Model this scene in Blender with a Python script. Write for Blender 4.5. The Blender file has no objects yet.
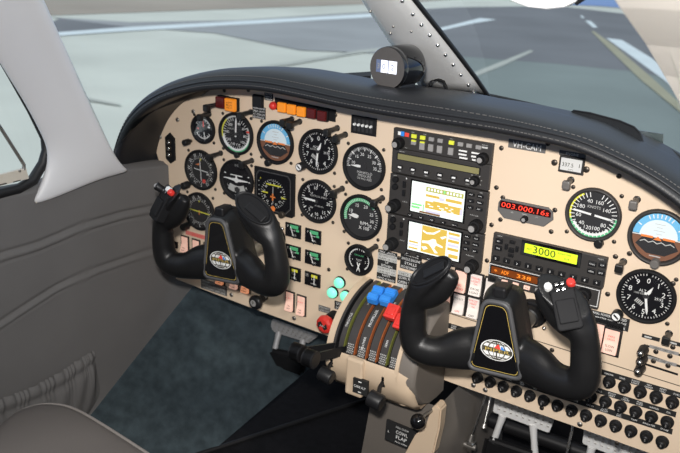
import bpy, bmesh, math, random
from math import sin, cos, pi, radians, sqrt
from mathutils import Vector, Matrix
random.seed(7)
SC = bpy.context.scene
COL = SC.collection
MM = 0.001
# ---------------------------------------------------------------- camera numbers (mm, metres at link time)
F_PX = 776.84
CAM = Vector((518.86, -1154.24, 346.98))
RT = Vector((0.84530452, 0.5329621, 0.03757215))
UP = Vector((-0.21083423, 0.2681244, 0.94003098))
FW = Vector((-0.49092687, 0.80253393, -0.33901342))

def ray(px, py):
    return RT * ((px - 340.0) / F_PX) + UP * (-(py - 226.5) / F_PX) + FW

def at(px, py, y=0.0):
    """point of the vertical plane y (mm) that the photo shows at this pixel"""
    d = ray(px, py); t = (y - CAM.y) / d.y
    return CAM + d * t

def atx(px, py, x):
    d = ray(px, py); t = (x - CAM.x) / d.x
    return CAM + d * t

def atz(px, py, z):
    d = ray(px, py); t = (z - CAM.z) / d.z
    return CAM + d * t

def atpl(px, py, p0, n):
    d = ray(px, py); n = Vector(n); t = (Vector(p0) - CAM).dot(n) / d.dot(n)
    return CAM + d * t

# ---------------------------------------------------------------- materials
def lin(c):
    return c / 12.92 if c <= 0.04045 else ((c + 0.055) / 1.055) ** 2.4

def rgb(r, g, b):
    return (lin(r / 255), lin(g / 255), lin(b / 255), 1.0)

MATS = {}
def mat(name, col, rough=0.5, metal=0.0, bump=0.0, bscale=200.0, vary=0.0, vscale=30.0, emit=None, estr=1.0, coat=0.0, spec=0.5):
    if name in MATS:
        return MATS[name]
    m = bpy.data.materials.new(name); m.use_nodes = True
    nt = m.node_tree; b = nt.nodes['Principled BSDF']
    b.inputs['Base Color'].default_value = col
    b.inputs['Roughness'].default_value = rough
    b.inputs['Metallic'].default_value = metal
    b.inputs['Coat Weight'].default_value = coat
    b.inputs['Specular IOR Level'].default_value = spec
    tc = nt.nodes.new('ShaderNodeTexCoord')
    if vary > 0:
        nz = nt.nodes.new('ShaderNodeTexNoise'); nz.inputs['Scale'].default_value = vscale
        nz.inputs['Detail'].default_value = 5
        nt.links.new(tc.outputs['Object'], nz.inputs['Vector'])
        mp = nt.nodes.new('ShaderNodeMapRange')
        mp.inputs['To Min'].default_value = 1 - vary; mp.inputs['To Max'].default_value = 1 + vary
        mp.inputs['From Min'].default_value = 0.3; mp.inputs['From Max'].default_value = 0.7
        nt.links.new(nz.outputs['Fac'], mp.inputs['Value'])
        mx = nt.nodes.new('ShaderNodeVectorMath'); mx.operation = 'SCALE'
        mx.inputs[0].default_value = col[:3]
        nt.links.new(mp.outputs['Result'], mx.inputs['Scale'])
        nt.links.new(mx.outputs['Vector'], b.inputs['Base Color'])
    if bump > 0:
        nz2 = nt.nodes.new('ShaderNodeTexNoise'); nz2.inputs['Scale'].default_value = bscale
        nz2.inputs['Detail'].default_value = 3
        nt.links.new(tc.outputs['Object'], nz2.inputs['Vector'])
        bp = nt.nodes.new('ShaderNodeBump'); bp.inputs['Strength'].default_value = bump
        bp.inputs['Distance'].default_value = 0.001
        nt.links.new(nz2.outputs['Fac'], bp.inputs['Height'])
        nt.links.new(bp.outputs['Normal'], b.inputs['Normal'])
    if emit is not None:
        b.inputs['Emission Color'].default_value = emit
        b.inputs['Emission Strength'].default_value = estr
    MATS[name] = m
    return m

def glass_mat(name, tint, refl=1.0, rough=0.0):
    if name in MATS:
        return MATS[name]
    m = bpy.data.materials.new(name); m.use_nodes = True
    nt = m.node_tree; nt.nodes.clear()
    o = nt.nodes.new('ShaderNodeOutputMaterial')
    tr = nt.nodes.new('ShaderNodeBsdfTransparent'); tr.inputs['Color'].default_value = tint
    gl = nt.nodes.new('ShaderNodeBsdfGlossy'); gl.inputs['Roughness'].default_value = rough
    fr = nt.nodes.new('ShaderNodeFresnel'); fr.inputs['IOR'].default_value = 1.45
    mu = nt.nodes.new('ShaderNodeMath'); mu.operation = 'MULTIPLY'; mu.inputs[1].default_value = refl
    mx = nt.nodes.new('ShaderNodeMixShader')
    nt.links.new(fr.outputs[0], mu.inputs[0]); nt.links.new(mu.outputs[0], mx.inputs[0])
    nt.links.new(tr.outputs[0], mx.inputs[1]); nt.links.new(gl.outputs[0], mx.inputs[2])
    nt.links.new(mx.outputs[0], o.inputs[0])
    MATS[name] = m
    return m

M = {}
M['beige'] = mat('panel_beige_paint', (0.75, 0.595, 0.44, 1), 0.5, bump=0.08, bscale=900, vary=0.02, vscale=8)
M['beige2'] = mat('pedestal_beige_plastic', (0.62, 0.48, 0.34, 1), 0.5, bump=0.05, bscale=500, vary=0.03, vscale=10)
M['taupe'] = mat('taupe_plastic', (0.165, 0.145, 0.125, 1), 0.6, bump=0.1, bscale=700, vary=0.04, vscale=12)
M['black'] = mat('black_plastic', (0.010, 0.010, 0.011, 1), 0.42, bump=0.05, bscale=900, spec=0.35)
M['blackmatt'] = mat('matt_black_paint', (0.008, 0.008, 0.009, 1), 0.7, bump=0.05, bscale=900, spec=0.25)
M['blackgloss'] = mat('gloss_black_plastic', (0.006, 0.006, 0.007, 1), 0.07, coat=0.5)
M['charcoal'] = mat('charcoal_radio_bezel', (0.032, 0.029, 0.027, 1), 0.55, bump=0.08, bscale=1200, vary=0.05, vscale=60)
M['dial'] = mat('dial_black', (0.008, 0.008, 0.010, 1), 0.8, spec=0.1, vary=0.05)
M['dialgrey'] = mat('dial_dark_grey', (0.035, 0.035, 0.037, 1), 0.8, spec=0.1, vary=0.05)
M['white'] = mat('white_marking', (0.80, 0.80, 0.78, 1), 0.6, vary=0.02)
M['offwhite'] = mat('off_white_print', (0.5, 0.5, 0.48, 1), 0.7, vary=0.03)
M['red'] = mat('red_plastic', (0.72, 0.04, 0.03, 1), 0.38, vary=0.04)
M['redpale'] = mat('red_print', (0.75, 0.20, 0.17, 1), 0.6, vary=0.05)
M['redflag'] = mat('red_flag', (0.80, 0.06, 0.04, 1), 0.6, vary=0.02)
M['orange'] = mat('amber_lens', (0.85, 0.27, 0.02, 1), 0.3, vary=0.06, vscale=150, emit=(1.0, 0.30, 0.01, 1), estr=0.22)
M['orangeprint'] = mat('orange_print', (0.85, 0.24, 0.05, 1), 0.6, vary=0.03)
M['maroon'] = mat('maroon_lens', (0.10, 0.010, 0.010, 1), 0.25, vary=0.08, vscale=150)
M['yellow'] = mat('yellow_print', (0.72, 0.70, 0.05, 1), 0.6, vary=0.02)
M['green'] = mat('green_print', (0.10, 0.48, 0.22, 1), 0.6, vary=0.03)
M['greenlamp'] = mat('green_lamp_lens', (0.2, 0.7, 0.5, 1), 0.3, vary=0.05, vscale=200, emit=(0.22, 0.90, 0.60, 1), estr=0.75)
M['blue'] = mat('blue_plastic', (0.035, 0.25, 0.74, 1), 0.35, vary=0.04)
M['sky'] = mat('attitude_sky_blue', (0.16, 0.50, 0.80, 1), 0.6, vary=0.03)
M['skyglare'] = mat('attitude_sky_with_glare', (0.74, 0.86, 0.90, 1), 0.6, vary=0.03)  # sky half paled: white glare on the gauge put into its colour
M['earth'] = mat('attitude_brown', (0.20, 0.085, 0.045, 1), 0.7, vary=0.05)
M['chrome'] = mat('bright_metal', (0.72, 0.71, 0.68, 1), 0.22, metal=1.0, vary=0.02)
M['steel'] = mat('dull_steel', (0.42, 0.40, 0.37, 1), 0.4, metal=0.9, vary=0.04, vscale=80)
M['bronze'] = mat('dark_screw_metal', (0.09, 0.075, 0.06, 1), 0.4, metal=0.7, vary=0.05)
M['alu'] = mat('painted_aluminium', (0.84, 0.84, 0.83, 1), 0.4, metal=0.15, bump=0.05, bscale=300, vary=0.04, vscale=20)
M['placard'] = mat('placard_black', (0.012, 0.012, 0.012, 1), 0.7, vary=0.05)
M['placardgrey'] = mat('placard_grey', (0.12, 0.115, 0.11, 1), 0.7, vary=0.04)
M['frame'] = mat('switch_frame_dark', (0.02, 0.018, 0.017, 1), 0.5, vary=0.05)
M['post'] = mat('post_light_black', (0.012, 0.012, 0.012, 1), 0.35, bump=0.03)
M['hoodgrey'] = mat('post_light_hood_grey', (0.14, 0.13, 0.12, 1), 0.4, vary=0.05)
M['rocker'] = mat('rocker_ivory', (0.82, 0.74, 0.68, 1), 0.35, vary=0.03, vscale=60)
M['rockerlit'] = mat('rocker_lit_pink', (0.80, 0.55, 0.46, 1), 0.35, vary=0.10, vscale=70, emit=(1.0, 0.50, 0.36, 1), estr=0.28)
M['rockerhot'] = mat('rocker_lit_orange', (0.85, 0.40, 0.25, 1), 0.35, vary=0.10, vscale=70, emit=(1.0, 0.36, 0.16, 1), estr=0.40)
M['lcdgreen'] = mat('lcd_yellow_green', (0.55, 0.72, 0.03, 1), 0.4, vary=0.03, emit=(0.62, 0.85, 0.02, 1), estr=0.45)
M['lcddim'] = mat('lcd_olive_glass', (0.24, 0.22, 0.10, 1), 0.25, vary=0.06)
M['lcdgrey'] = mat('lcd_silver', (0.62, 0.62, 0.60, 1), 0.3, vary=0.04)
M['lcdink'] = mat('lcd_ink', (0.02, 0.025, 0.01, 1), 0.6, vary=0.02)
M['screen'] = mat('screen_white', (0.4, 0.42, 0.4, 1), 0.3, vary=0.02, emit=(0.92, 1.0, 0.94, 1), estr=0.85)
M['screenochre'] = mat('screen_ochre', (0.3, 0.2, 0.05, 1), 0.3, vary=0.06, vscale=200, emit=(0.72, 0.50, 0.07, 1), estr=0.75)
M['screenolive'] = mat('screen_olive', (0.2, 0.2, 0.05, 1), 0.3, vary=0.04, emit=(0.42, 0.42, 0.10, 1), estr=0.8)
M['screenlav'] = mat('screen_lavender', (0.3, 0.3, 0.35, 1), 0.3, vary=0.04, emit=(0.70, 0.66, 0.85, 1), estr=0.7)
M['screenbrown'] = mat('screen_brown', (0.1, 0.05, 0.02, 1), 0.3, vary=0.04, emit=(0.28, 0.14, 0.05, 1), estr=0.6)
M['screengreen'] = mat('screen_green', (0.1, 0.3, 0.1, 1), 0.3, vary=0.04, emit=(0.25, 0.80, 0.28, 1), estr=0.8)
M['bulkled'] = mat('led_red_digits', (0.5, 0.03, 0.02, 1), 0.4, vary=0.02, emit=(1.0, 0.06, 0.03, 1), estr=1.2)
M['ledamber'] = mat('led_amber_digits', (0.5, 0.15, 0.02, 1), 0.4, vary=0.02, emit=(1.0, 0.25, 0.02, 1), estr=1.1)
M['ledwin'] = mat('amber_display_window', (0.10, 0.028, 0.006, 1), 0.3, vary=0.25, vscale=120, emit=(0.30, 0.055, 0.006, 1), estr=0.35)
M['ledwindark'] = mat('red_display_window', (0.03, 0.004, 0.004, 1), 0.25, vary=0.05)
M['whitescreen'] = mat('white_backlit_digits', (0.5, 0.5, 0.55, 1), 0.3, vary=0.03, emit=(0.88, 0.92, 1.0, 1), estr=0.95)
M['bluescreen'] = mat('dim_blue_display', (0.08, 0.10, 0.16, 1), 0.3, vary=0.05, emit=(0.10, 0.13, 0.24, 1), estr=0.5)
M['yellowbtn'] = mat('lit_yellow_key', (0.60, 0.62, 0.05, 1), 0.4, vary=0.04, emit=(0.75, 0.80, 0.05, 1), estr=0.25)
M['keygrey'] = mat('grey_key_top', (0.30, 0.29, 0.28, 1), 0.4, vary=0.05)
M['fabric'] = mat('grey_upholstery', (0.146, 0.141, 0.138, 1), 0.85, bump=0.25, bscale=700, vary=0.05, vscale=9, spec=0.2)
M['leather'] = mat('grey_leather', (0.115, 0.102, 0.094, 1), 0.6, bump=0.12, bscale=260, vary=0.05, vscale=10, spec=0.35)
M['piping'] = mat('grey_piping', (0.20, 0.18, 0.165, 1), 0.5, vary=0.03)
M['carpet'] = mat('blue_grey_carpet', (0.036, 0.049, 0.056, 1), 0.95, bump=1.0, bscale=420, vary=0.26, vscale=45, spec=0.1)
M['mat'] = mat('black_floor_mat', (0.007, 0.007, 0.008, 1), 0.9, bump=0.5, bscale=300, vary=0.2, vscale=60, spec=0.1)
M['pillar'] = mat('white_cabin_plastic', (0.68, 0.68, 0.685, 1), 0.45, bump=0.03, bscale=400, vary=0.02, vscale=6)
M['cream'] = mat('cream_frame_plastic', (0.62, 0.57, 0.48, 1), 0.5, vary=0.03)
M['padding'] = mat('black_padded_vinyl', (0.013, 0.0135, 0.0155, 1), 0.44, bump=0.15, bscale=500, vary=0.06, vscale=30, spec=0.34)
M['stitch'] = mat('charcoal_thread', (0.10, 0.095, 0.09, 1), 0.7, vary=0.1, vscale=400)
M['rubber'] = mat('black_rubber_seal', (0.008, 0.008, 0.009, 1), 0.55, vary=0.05)
M['yoke'] = mat('black_moulded_leather', (0.0095, 0.0095, 0.010, 1), 0.36, bump=0.22, bscale=650, vary=0.08, vscale=40, spec=0.32)
M['yokerim'] = mat('grey_rim', (0.075, 0.075, 0.078, 1), 0.5, bump=0.1, bscale=500, vary=0.05)
M['gold'] = mat('gold_line', (0.55, 0.40, 0.10, 1), 0.45, vary=0.05)
M['emblemdark'] = mat('emblem_dark_lettering', (0.05, 0.045, 0.03, 1), 0.5, vary=0.05)
M['drum'] = mat('quadrant_dark_face', (0.045, 0.040, 0.037, 1), 0.45, vary=0.05, vscale=30)
M['ornge_in'] = mat('orange_slot_lining', (0.36, 0.10, 0.025, 1), 0.7, vary=0.08)
M['olive_in'] = mat('olive_slot_lining', (0.16, 0.17, 0.03, 1), 0.7, vary=0.08)
M['glass'] = glass_mat('instrument_glass', (0.97, 0.97, 0.97, 1), 0.22)
M['wsglass'] = glass_mat('windshield_acrylic', (0.88, 0.92, 0.89, 1), 0.3)

# ---------------------------------------------------------------- mesh collector (mm in, metres out)
_txt = {}
def text_geo(s, bold=False):
    if s in _txt:
        return _txt[s]
    cu = bpy.data.curves.new('glyphs', 'FONT'); cu.body = s; cu.size = 1.0; cu.resolution_u = 2
    cu.align_x = 'CENTER'; cu.align_y = 'CENTER'
    ob = bpy.data.objects.new('glyphs', cu)
    me = bpy.data.meshes.new_from_object(ob)
    v = [(p.co.x, p.co.y) for p in me.vertices]; f = [tuple(p.vertices) for p in me.polygons]
    bpy.data.objects.remove(ob); bpy.data.meshes.remove(me); bpy.data.curves.remove(cu)
    if v:   # centre it exactly
        x0 = min(p[0] for p in v); x1 = max(p[0] for p in v); y0 = min(p[1] for p in v); y1 = max(p[1] for p in v)
        v = [(p[0] - (x0 + x1) / 2, p[1] - (y0 + y1) / 2) for p in v]
        _txt[s] = (v, f, x1 - x0, y1 - y0)
    else:
        _txt[s] = (v, f, 1, 1)
    return _txt[s]

class MB:
    def __init__(s):
        s.v = []; s.f = []; s.mi = []; s.sm = []; s.mats = []
    def _m(s, m):
        m = M[m] if isinstance(m, str) else m
        if m not in s.mats: s.mats.append(m)
        return s.mats.index(m)
    def add(s, vs, fs, m, smooth=False, X=None):
        o = len(s.v); k = s._m(m)
        for p in vs:
            p = Vector(p)
            s.v.append(X @ p if X is not None else p)
        for f in fs:
            s.f.append([o + i for i in f]); s.mi.append(k); s.sm.append(smooth)
        return s
    def bm(s, b, m, smooth=False, X=None):
        b.verts.index_update()
        s.add([v.co.copy() for v in b.verts], [[v.index for v in f.verts] for f in b.faces], m, smooth, X)
        b.free(); return s
    def box(s, c, size, m, bev=0.0, seg=2, X=None, smooth=False, taper=None):
        b = bmesh.new(); bmesh.ops.create_cube(b, size=1.0)
        for v in b.verts:
            v.co = Vector((v.co.x * size[0], v.co.y * size[1], v.co.z * size[2]))
            if taper and v.co.y < 0: v.co.x *= taper; v.co.z *= taper     # the -y (viewer) face
        if bev > 0:
            bmesh.ops.bevel(b, geom=list(b.edges), offset=bev, segments=seg, affect='EDGES', profile=0.5)
        for v in b.verts: v.co += Vector(c)
        return s.bm(b, m, smooth, X)
    def prism(s, poly, y0, y1, m, X=None, bev=0.0, smooth=False):
        """poly: (x,z) list, y0 front (viewer side), y1 back"""
        n = len(poly)
        b = bmesh.new()
        A = [b.verts.new((p[0], y0, p[1])) for p in poly]; B = [b.verts.new((p[0], y1, p[1])) for p in poly]
        fa = b.faces.new(A); b.faces.new(B[::-1])
        for i in range(n): b.faces.new([A[i], B[i], B[(i + 1) % n], A[(i + 1) % n]])
        bmesh.ops.recalc_face_normals(b, faces=list(b.faces))
        if bev > 0:
            bmesh.ops.bevel(b, geom=[e for e in fa.edges], offset=bev, segments=2, affect='EDGES', profile=0.5)
        return s.bm(b, m, smooth, X)
    def flat(s, poly, y, m, X=None):
        return s.add([(p[0], y, p[1]) for p in poly], [list(range(len(poly)))], m, False, X)
    def rect(s, x0, z0, x1, z1, y, m, X=None):
        return s.flat([(x0, z0), (x1, z0), (x1, z1), (x0, z1)], y, m, X)
    def cyl(s, p0, p1, r0, r1=None, m='black', seg=20, smooth=True, X=None, cap=True, bev=0.0):
        r1 = r0 if r1 is None else r1
        p0 = Vector(p0); p1 = Vector(p1); d = (p1 - p0); L = d.length; d.normalize()
        a = d.orthogonal().normalized(); b = d.cross(a)
        prof = [(0, r0), (L, r1)]
        if bev > 0: prof = [(0, r0), (L - bev, r1), (L - bev * 0.3, r1 - bev * 0.3), (L, r1 - bev)]
        vs = []; fs = []
        for (t, r) in prof:
            for k in range(seg):
                an = 2 * pi * k / seg
                vs.append(p0 + d * t + a * (r * cos(an)) + b * (r * sin(an)))
        np_ = len(prof)
        for j in range(np_ - 1):
            for k in range(seg):
                fs.append([j * seg + k, j * seg + (k + 1) % seg, (j + 1) * seg + (k + 1) % seg, (j + 1) * seg + k])
        s.add(vs, fs, m, smooth, X)
        if cap:
            s.add(vs[:seg], [list(range(seg))[::-1]], m, False, X)
            s.add(vs[-seg:], [list(range(seg))], m, False, X)
        return s
    def lathe(s, prof, m, seg=48, X=None, smooth=True, c=(0, 0, 0)):
        """prof: (r, y) revolved about the y axis"""
        vs = []; fs = []
        for (r, y) in prof:
            for k in range(seg):
                an = 2 * pi * k / seg
                vs.append((c[0] + r * sin(an), c[1] + y, c[2] + r * cos(an)))
        for j in range(len(prof) - 1):
            for k in range(seg):
                fs.append([j * seg + k, j * seg + (k + 1) % seg, (j + 1) * seg + (k + 1) % seg, (j + 1) * seg + k])
        s.add(vs, fs, m, smooth, X)
        return s
    def disc(s, c, r, y, m, seg=40, a0=0, a1=360, X=None, sx=1.0):
        pts = []
        full = abs(a1 - a0) >= 360
        n = seg
        for k in range(n if full else n + 1):
            an = radians(a0 + (a1 - a0) * k / n)
            pts.append((c[0] + r * sin(an) * sx, c[1] + r * cos(an)))
        return s.flat(pts, y, m, X)
    def arc(s, c, r0, r1, a0, a1, y, m, X=None, seg=None, sx=1.0):
        n = seg or max(2, int(abs(a1 - a0) / 6))
        vs = []; fs = []
        for k in range(n + 1):
            an = radians(a0 + (a1 - a0) * k / n)
            for r in (r0, r1): vs.append((c[0] + r * sin(an) * sx, y, c[1] + r * cos(an)))
        for k in range(n): fs.append([2 * k, 2 * k + 2, 2 * k + 3, 2 * k + 1])
        return s.add(vs, fs, m, False, X)
    def tick(s, c, a, r0, r1, w, y, m, X=None, w1=None):
        an = radians(a); d = (sin(an), cos(an)); n = (d[1], -d[0]); w1 = w if w1 is None else w1
        P = [(c[0] + d[0] * r0 - n[0] * w / 2, c[1] + d[1] * r0 - n[1] * w / 2), (c[0] + d[0] * r0 + n[0] * w / 2, c[1] + d[1] * r0 + n[1] * w / 2),
             (c[0] + d[0] * r1 + n[0] * w1 / 2, c[1] + d[1] * r1 + n[1] * w1 / 2), (c[0] + d[0] * r1 - n[0] * w1 / 2, c[1] + d[1] * r1 - n[1] * w1 / 2)]
        return s.flat(P, y, m, X)
    def text(s, t, c, h, y, m, rot=0.0, w=None, X=None, lean=0):
        """h: line height of the glyph box in mm; w: force width"""
        v, f, tw, th = text_geo(t)
        k = h / max(th, 0.3); kx = k if w is None else w / tw
        r = radians(rot); out = []
        for (x, z) in v:
            X_ = x * kx + z * k * lean; Z_ = z * k
            out.append((c[0] + X_ * cos(r) + Z_ * sin(r), y, c[1] - X_ * sin(r) + Z_ * cos(r)))
        return s.add(out, f, m, False, X)
    def tube(s, path, r, m, seg=10, X=None, closed=False):
        n = len(path); P = [Vector(p) for p in path]
        R = r if isinstance(r, (list, tuple)) else [r] * n
        vs = []; fs = []
        prev = None
        for i in range(n):
            if closed: t = P[(i + 1) % n] - P[i - 1]
            else: t = P[min(i + 1, n - 1)] - P[max(i - 1, 0)]
            t.normalize()
            if prev is None: a = t.orthogonal().normalized()
            else:
                a = prev - t * prev.dot(t); a.normalize()
            prev = a; b = t.cross(a)
            for k in range(seg):
                an = 2 * pi * k / seg
                vs.append(P[i] + a * (R[i] * cos(an)) + b * (R[i] * sin(an)))
        for j in range(n if closed else n - 1):
            for k in range(seg):
                j2 = (j + 1) % n
                fs.append([j * seg + k, j * seg + (k + 1) % seg, j2 * seg + (k + 1) % seg, j2 * seg + k])
        s.add(vs, fs, m, True, X)
        if not closed:
            s.add(vs[:seg], [list(range(seg))[::-1]], m, False, X); s.add(vs[-seg:], [list(range(seg))], m, False, X)
        return s
    def sphere(s, c, r, m, X=None, sc=(1, 1, 1), u=20, w=12):
        b = bmesh.new(); bmesh.ops.create_uvsphere(b, u_segments=u, v_segments=w, radius=1)
        for v in b.verts: v.co = Vector((c[0] + v.co.x * r * sc[0], c[1] + v.co.y * r * sc[1], c[2] + v.co.z * r * sc[2]))
        return s.bm(b, m, True, X)
    def grid(s, rows, m, smooth=True, X=None, closed=False):
        """rows: list of equal-length point lists"""
        n = len(rows[0]); vs = [p for r in rows for p in r]; fs = []
        for j in range(len(rows) - 1):
            for k in range(n if closed else n - 1):
                k2 = (k + 1) % n
                fs.append([j * n + k, j * n + k2, (j + 1) * n + k2, (j + 1) * n + k])
        return s.add(vs, fs, m, smooth, X)
    def build(s, name, parent=None, loc=(0, 0, 0), rot=None):
        me = bpy.data.meshes.new(name)
        me.from_pydata([(p[0] * MM, p[1] * MM, p[2] * MM) for p in s.v], [], s.f)
        for m in s.mats: me.materials.append(m)
        me.polygons.foreach_set('material_index', s.mi)
        me.polygons.foreach_set('use_smooth', s.sm)
        me.update()
        o = bpy.data.objects.new(name, me); COL.objects.link(o)
        o.location = Vector(loc) * MM
        if rot: o.rotation_euler = rot
        if parent: o.parent = parent
        return o

def mesh_bool_fix(o):
    b = bmesh.new(); b.from_mesh(o.data)
    bmesh.ops.remove_doubles(b, verts=list(b.verts), dist=1e-6)
    bmesh.ops.recalc_face_normals(b, faces=list(b.faces)); b.to_mesh(o.data); b.free()

def tag(o, label, cat, group=None, kind=None):
    if label: o['label'] = label
    if cat: o['category'] = cat
    if group: o['group'] = group
    if kind: o['kind'] = kind
    return o

def thing(name, label, cat, loc=(0, 0, 0), group=None, rot=None):
    o = bpy.data.objects.new(name, None); COL.objects.link(o)
    o.empty_display_size = 0.02
    o.location = Vector(loc) * MM
    if rot: o.rotation_euler = rot
    return tag(o, label, cat, group)

def kids(o):
    return [c for c in COL.objects if c.parent == o]

def dup(root, loc, label=None, group=None, rot=None):
    r = root.copy(); COL.objects.link(r); r.location = Vector(loc) * MM
    if rot: r.rotation_euler = rot
    if label: r['label'] = label
    if group: r['group'] = group
    for ch in list(root.children):
        c = ch.copy(); COL.objects.link(c); c.parent = r
        for g in list(ch.children):
            d = g.copy(); COL.objects.link(d); d.parent = c
    return r

def struct(o):
    o['kind'] = 'structure'; return o

def rotp(cx, cz, ang):
    return Matrix.Translation((cx, 0, cz)) @ Matrix.Rotation(radians(ang), 4, 'Y') @ Matrix.Translation((-cx, 0, -cz))
FLASH=10.4; SUN=1.0; SKY=1.1; EXPO=0.0
# ================================================================= the ground outside
def gpoly(name, pts, z, m, px=True, n=None):
    P = [atz(a, b, z) for a, b in pts] if px else [Vector((a, b, z)) for a, b in pts]
    mb = MB(); mb.add(P, [list(range(len(P)))], m)
    return struct(mb.build(name))
GZ = -1700.0
M['apron'] = mat('pale_concrete_apron', (0.565, 0.575, 0.515, 1), 0.9, vary=0.10, vscale=0.35, bump=0.1, bscale=8)
M['asphalt'] = mat('grey_asphalt_taxiway', (0.155, 0.158, 0.168, 1), 0.9, vary=0.12, vscale=0.4, bump=0.1, bscale=8)
M['verge'] = mat('dry_brown_verge', (0.34, 0.29, 0.24, 1), 1.0, vary=0.12, vscale=0.25)
M['paint'] = mat('faded_white_ground_paint', (0.66, 0.72, 0.74, 1), 0.8, vary=0.05, vscale=1.0)
M['paintyellow'] = mat('faded_yellow_ground_paint', (0.34, 0.32, 0.22, 1), 0.8, vary=0.06, vscale=1.0)
M['tar'] = mat('tar_joint', (0.42, 0.43, 0.39, 1), 0.9, vary=0.1, vscale=1.0)
gpoly('ground_apron', [(-70000, -15000), (60000, -15000), (60000, 160000), (-70000, 160000)], GZ - 30, M['apron'], px=False)
gpoly('taxiway_asphalt', [(50, 17), (130, 22), (240, 20), (330, 14), (460, 7), (560, 6), (760, 30), (760, 98), (640, 72), (560, 64), (470, 57), (300, 50), (215, 33), (120, 26)], GZ - 20, M['asphalt'])
M['asphaltpale'] = mat('pale_asphalt', (0.30, 0.305, 0.31, 1), 0.9, vary=0.12, vscale=0.4)  # lighter tone over the left part of the taxiway
gpoly('taxiway_asphalt_pale', [(50, 17), (130, 22), (240, 20), (330, 14), (375, 12), (400, 54), (300, 50), (215, 33), (120, 26)], GZ - 16, M['asphaltpale'])
M['apron_dark'] = mat('darkened_grey_green_apron', (0.20, 0.235, 0.225, 1), 0.9, vary=0.10, vscale=0.4)  # apron darkened in the colour for the dimmer view through the right pane
gpoly('apron_darkened_patch', [(450, 50), (500, 57), (560, 62), (640, 71), (760, 96), (760, 330), (520, 200), (478, 104)], GZ - 22, M['apron_dark'])
M['blue_strip'] = mat('distant_blue', (0.15, 0.25, 0.50, 1), 0.6, vary=0.03, vscale=0.1)  # blue strip put on the ground for the sliver of blue near the horizon
gpoly('distant_blue_strip', [(540, 3), (600, 6), (650, 10), (720, 17), (720, -18), (540, -30)], GZ - 10, M['blue_strip'])
gpoly('taxiway_crossing', [(30, 33), (60, 18), (140, 23), (165, 27), (110, 31)], GZ - 19, M['asphalt'])
gpoly('verge_strip', [(-200, 24), (60, 15), (200, 10), (400, 3), (560, -8), (560, -40), (-200, -55)], GZ - 18, M['verge'])
gpoly('taxiway_edge_line', [(20, 35), (120, 27.5), (240, 21), (372, 13.5), (373, 17), (240, 24.5), (120, 31.5), (20, 38.5)], GZ - 12, M['paint'])
gpoly('taxiway_marking_block', [(436, 29), (480, 18), (496, 19.5), (470, 24), (437, 31.5)], GZ - 12, M['paint'])
gpoly('taxiway_edge_stripe', [(606, 38), (622, 40), (650, 57), (690, 86), (690, 103), (664, 80), (634, 58)], GZ - 12, M['paint'])
gpoly('taxiway_dash', [(585, 20.5), (591, 21), (598, 27.5), (593, 27.5)], GZ - 12, M['paint'])
gpoly('taxiway_dash', [(580, 15.5), (582.5, 15.5), (584.5, 18), (582, 18)], GZ - 12, M['paint'])
gpoly('taxiway_centre_line', [(591, 31), (594, 31), (615, 46), (650, 76), (690, 112), (690, 120), (640, 79), (606, 46)], GZ - 11, M['paintyellow'])
gpoly('concrete_joint', [(55, 103), (85, 97), (120, 104), (122, 106), (85, 100), (56, 106)], GZ - 14, M['tar'])
gpoly('concrete_joint', [(225, 70), (290, 62), (360, 50), (420, 44), (420, 46), (360, 53), (290, 65), (225, 72)], GZ - 14, M['tar'])
gpoly('concrete_joint', [(470, 74), (500, 62), (530, 50), (534, 51), (504, 65), (474, 77)], GZ - 14, M['tar'])

# ================================================================= cabin left wall (upholstered side panel), follows the taper of the nose
def wallx(y):           # inner face of the left wall
    t = (y + 400) / 420.0
    if y > 20: return -614 + (y - 20) * 0.12
    return -652 + 38 * max(0, t) ** 1.3 if y > -400 else -652
def wtop(y):            # upper edge of the upholstery
    P = [(-1400, -84), (-420, -84), (-372, -76), (-292, -80), (-262, -80), (-200, -62), (-130, -76), (-86, -84), (-40, -88), (0, -92), (60, -120), (300, -160)]
    for (a, b), (c, d) in zip(P, P[1:]):
        if y <= c: return b + (d - b) * (y - a) / (c - a)
    return P[-1][1]
def wbot(y):
    return -596 + (y + 228) * 0.70 if y > -228 else -596 - (-228 - y) * 0.45 if y > -380 else -664
ys = [-1400, -1100, -900, -700, -600, -520, -460, -420] + [-400 + 15 * i for i in range(47)]
def seam(px):
    return [atx(a, b, -640) for a, b in px]
S1 = seam([(0, 257), (40, 244), (80, 225), (120, 211), (150, 204)]); S2 = seam([(0, 327), (60, 285), (95, 268), (130, 254), (152, 246)])
def seamz(S, y):
    pts = sorted([(p.y, p.z) for p in S])
    if y < pts[0][0]:
        (a, b), (c, d) = pts[0], pts[1]; return b + (d - b) / (c - a) * (y - a) * 0.3
    for (a, b), (c, d) in zip(pts, pts[1:]):
        if y <= c: return b + (d - b) * (y - a) / (c - a)
    (a, b), (c, d) = pts[-2], pts[-1]; return d + (d - b) / (c - a) * (y - c)
rows = []
N = 200
for y in ys:
    zt, zb = wtop(y), wbot(y); row = []
    s1, s2 = seamz(S1, y), seamz(S2, y)
    row.append(Vector((wallx(y) - 40, y, zt - 1)))
    row.append(Vector((wallx(y) - 14, y, zt)))
    for k in range(N + 1):
        z = zt - 4 + (zb - zt + 4) * k / N
        x = wallx(y) - 9 * max(0, 1 - k / 3.0) ** 2
        for s, wd in ((s1, 16), (s1 - 17, 5), (s2, 16), (s2 - 15, 5)):
            d = (z - s)
            x += (-5.0 if wd > 10 else -3.0) * math.exp(-(d / (3.6 if wd > 10 else 2.4)) ** 2)
        x += 3.0 * math.exp(-((z - s1 + 9) / 8) ** 2) + 3.0 * math.exp(-((z - s2 + 9) / 8) ** 2)
        row.append(Vector((x, y, z)))
    rows.append(row)
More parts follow.
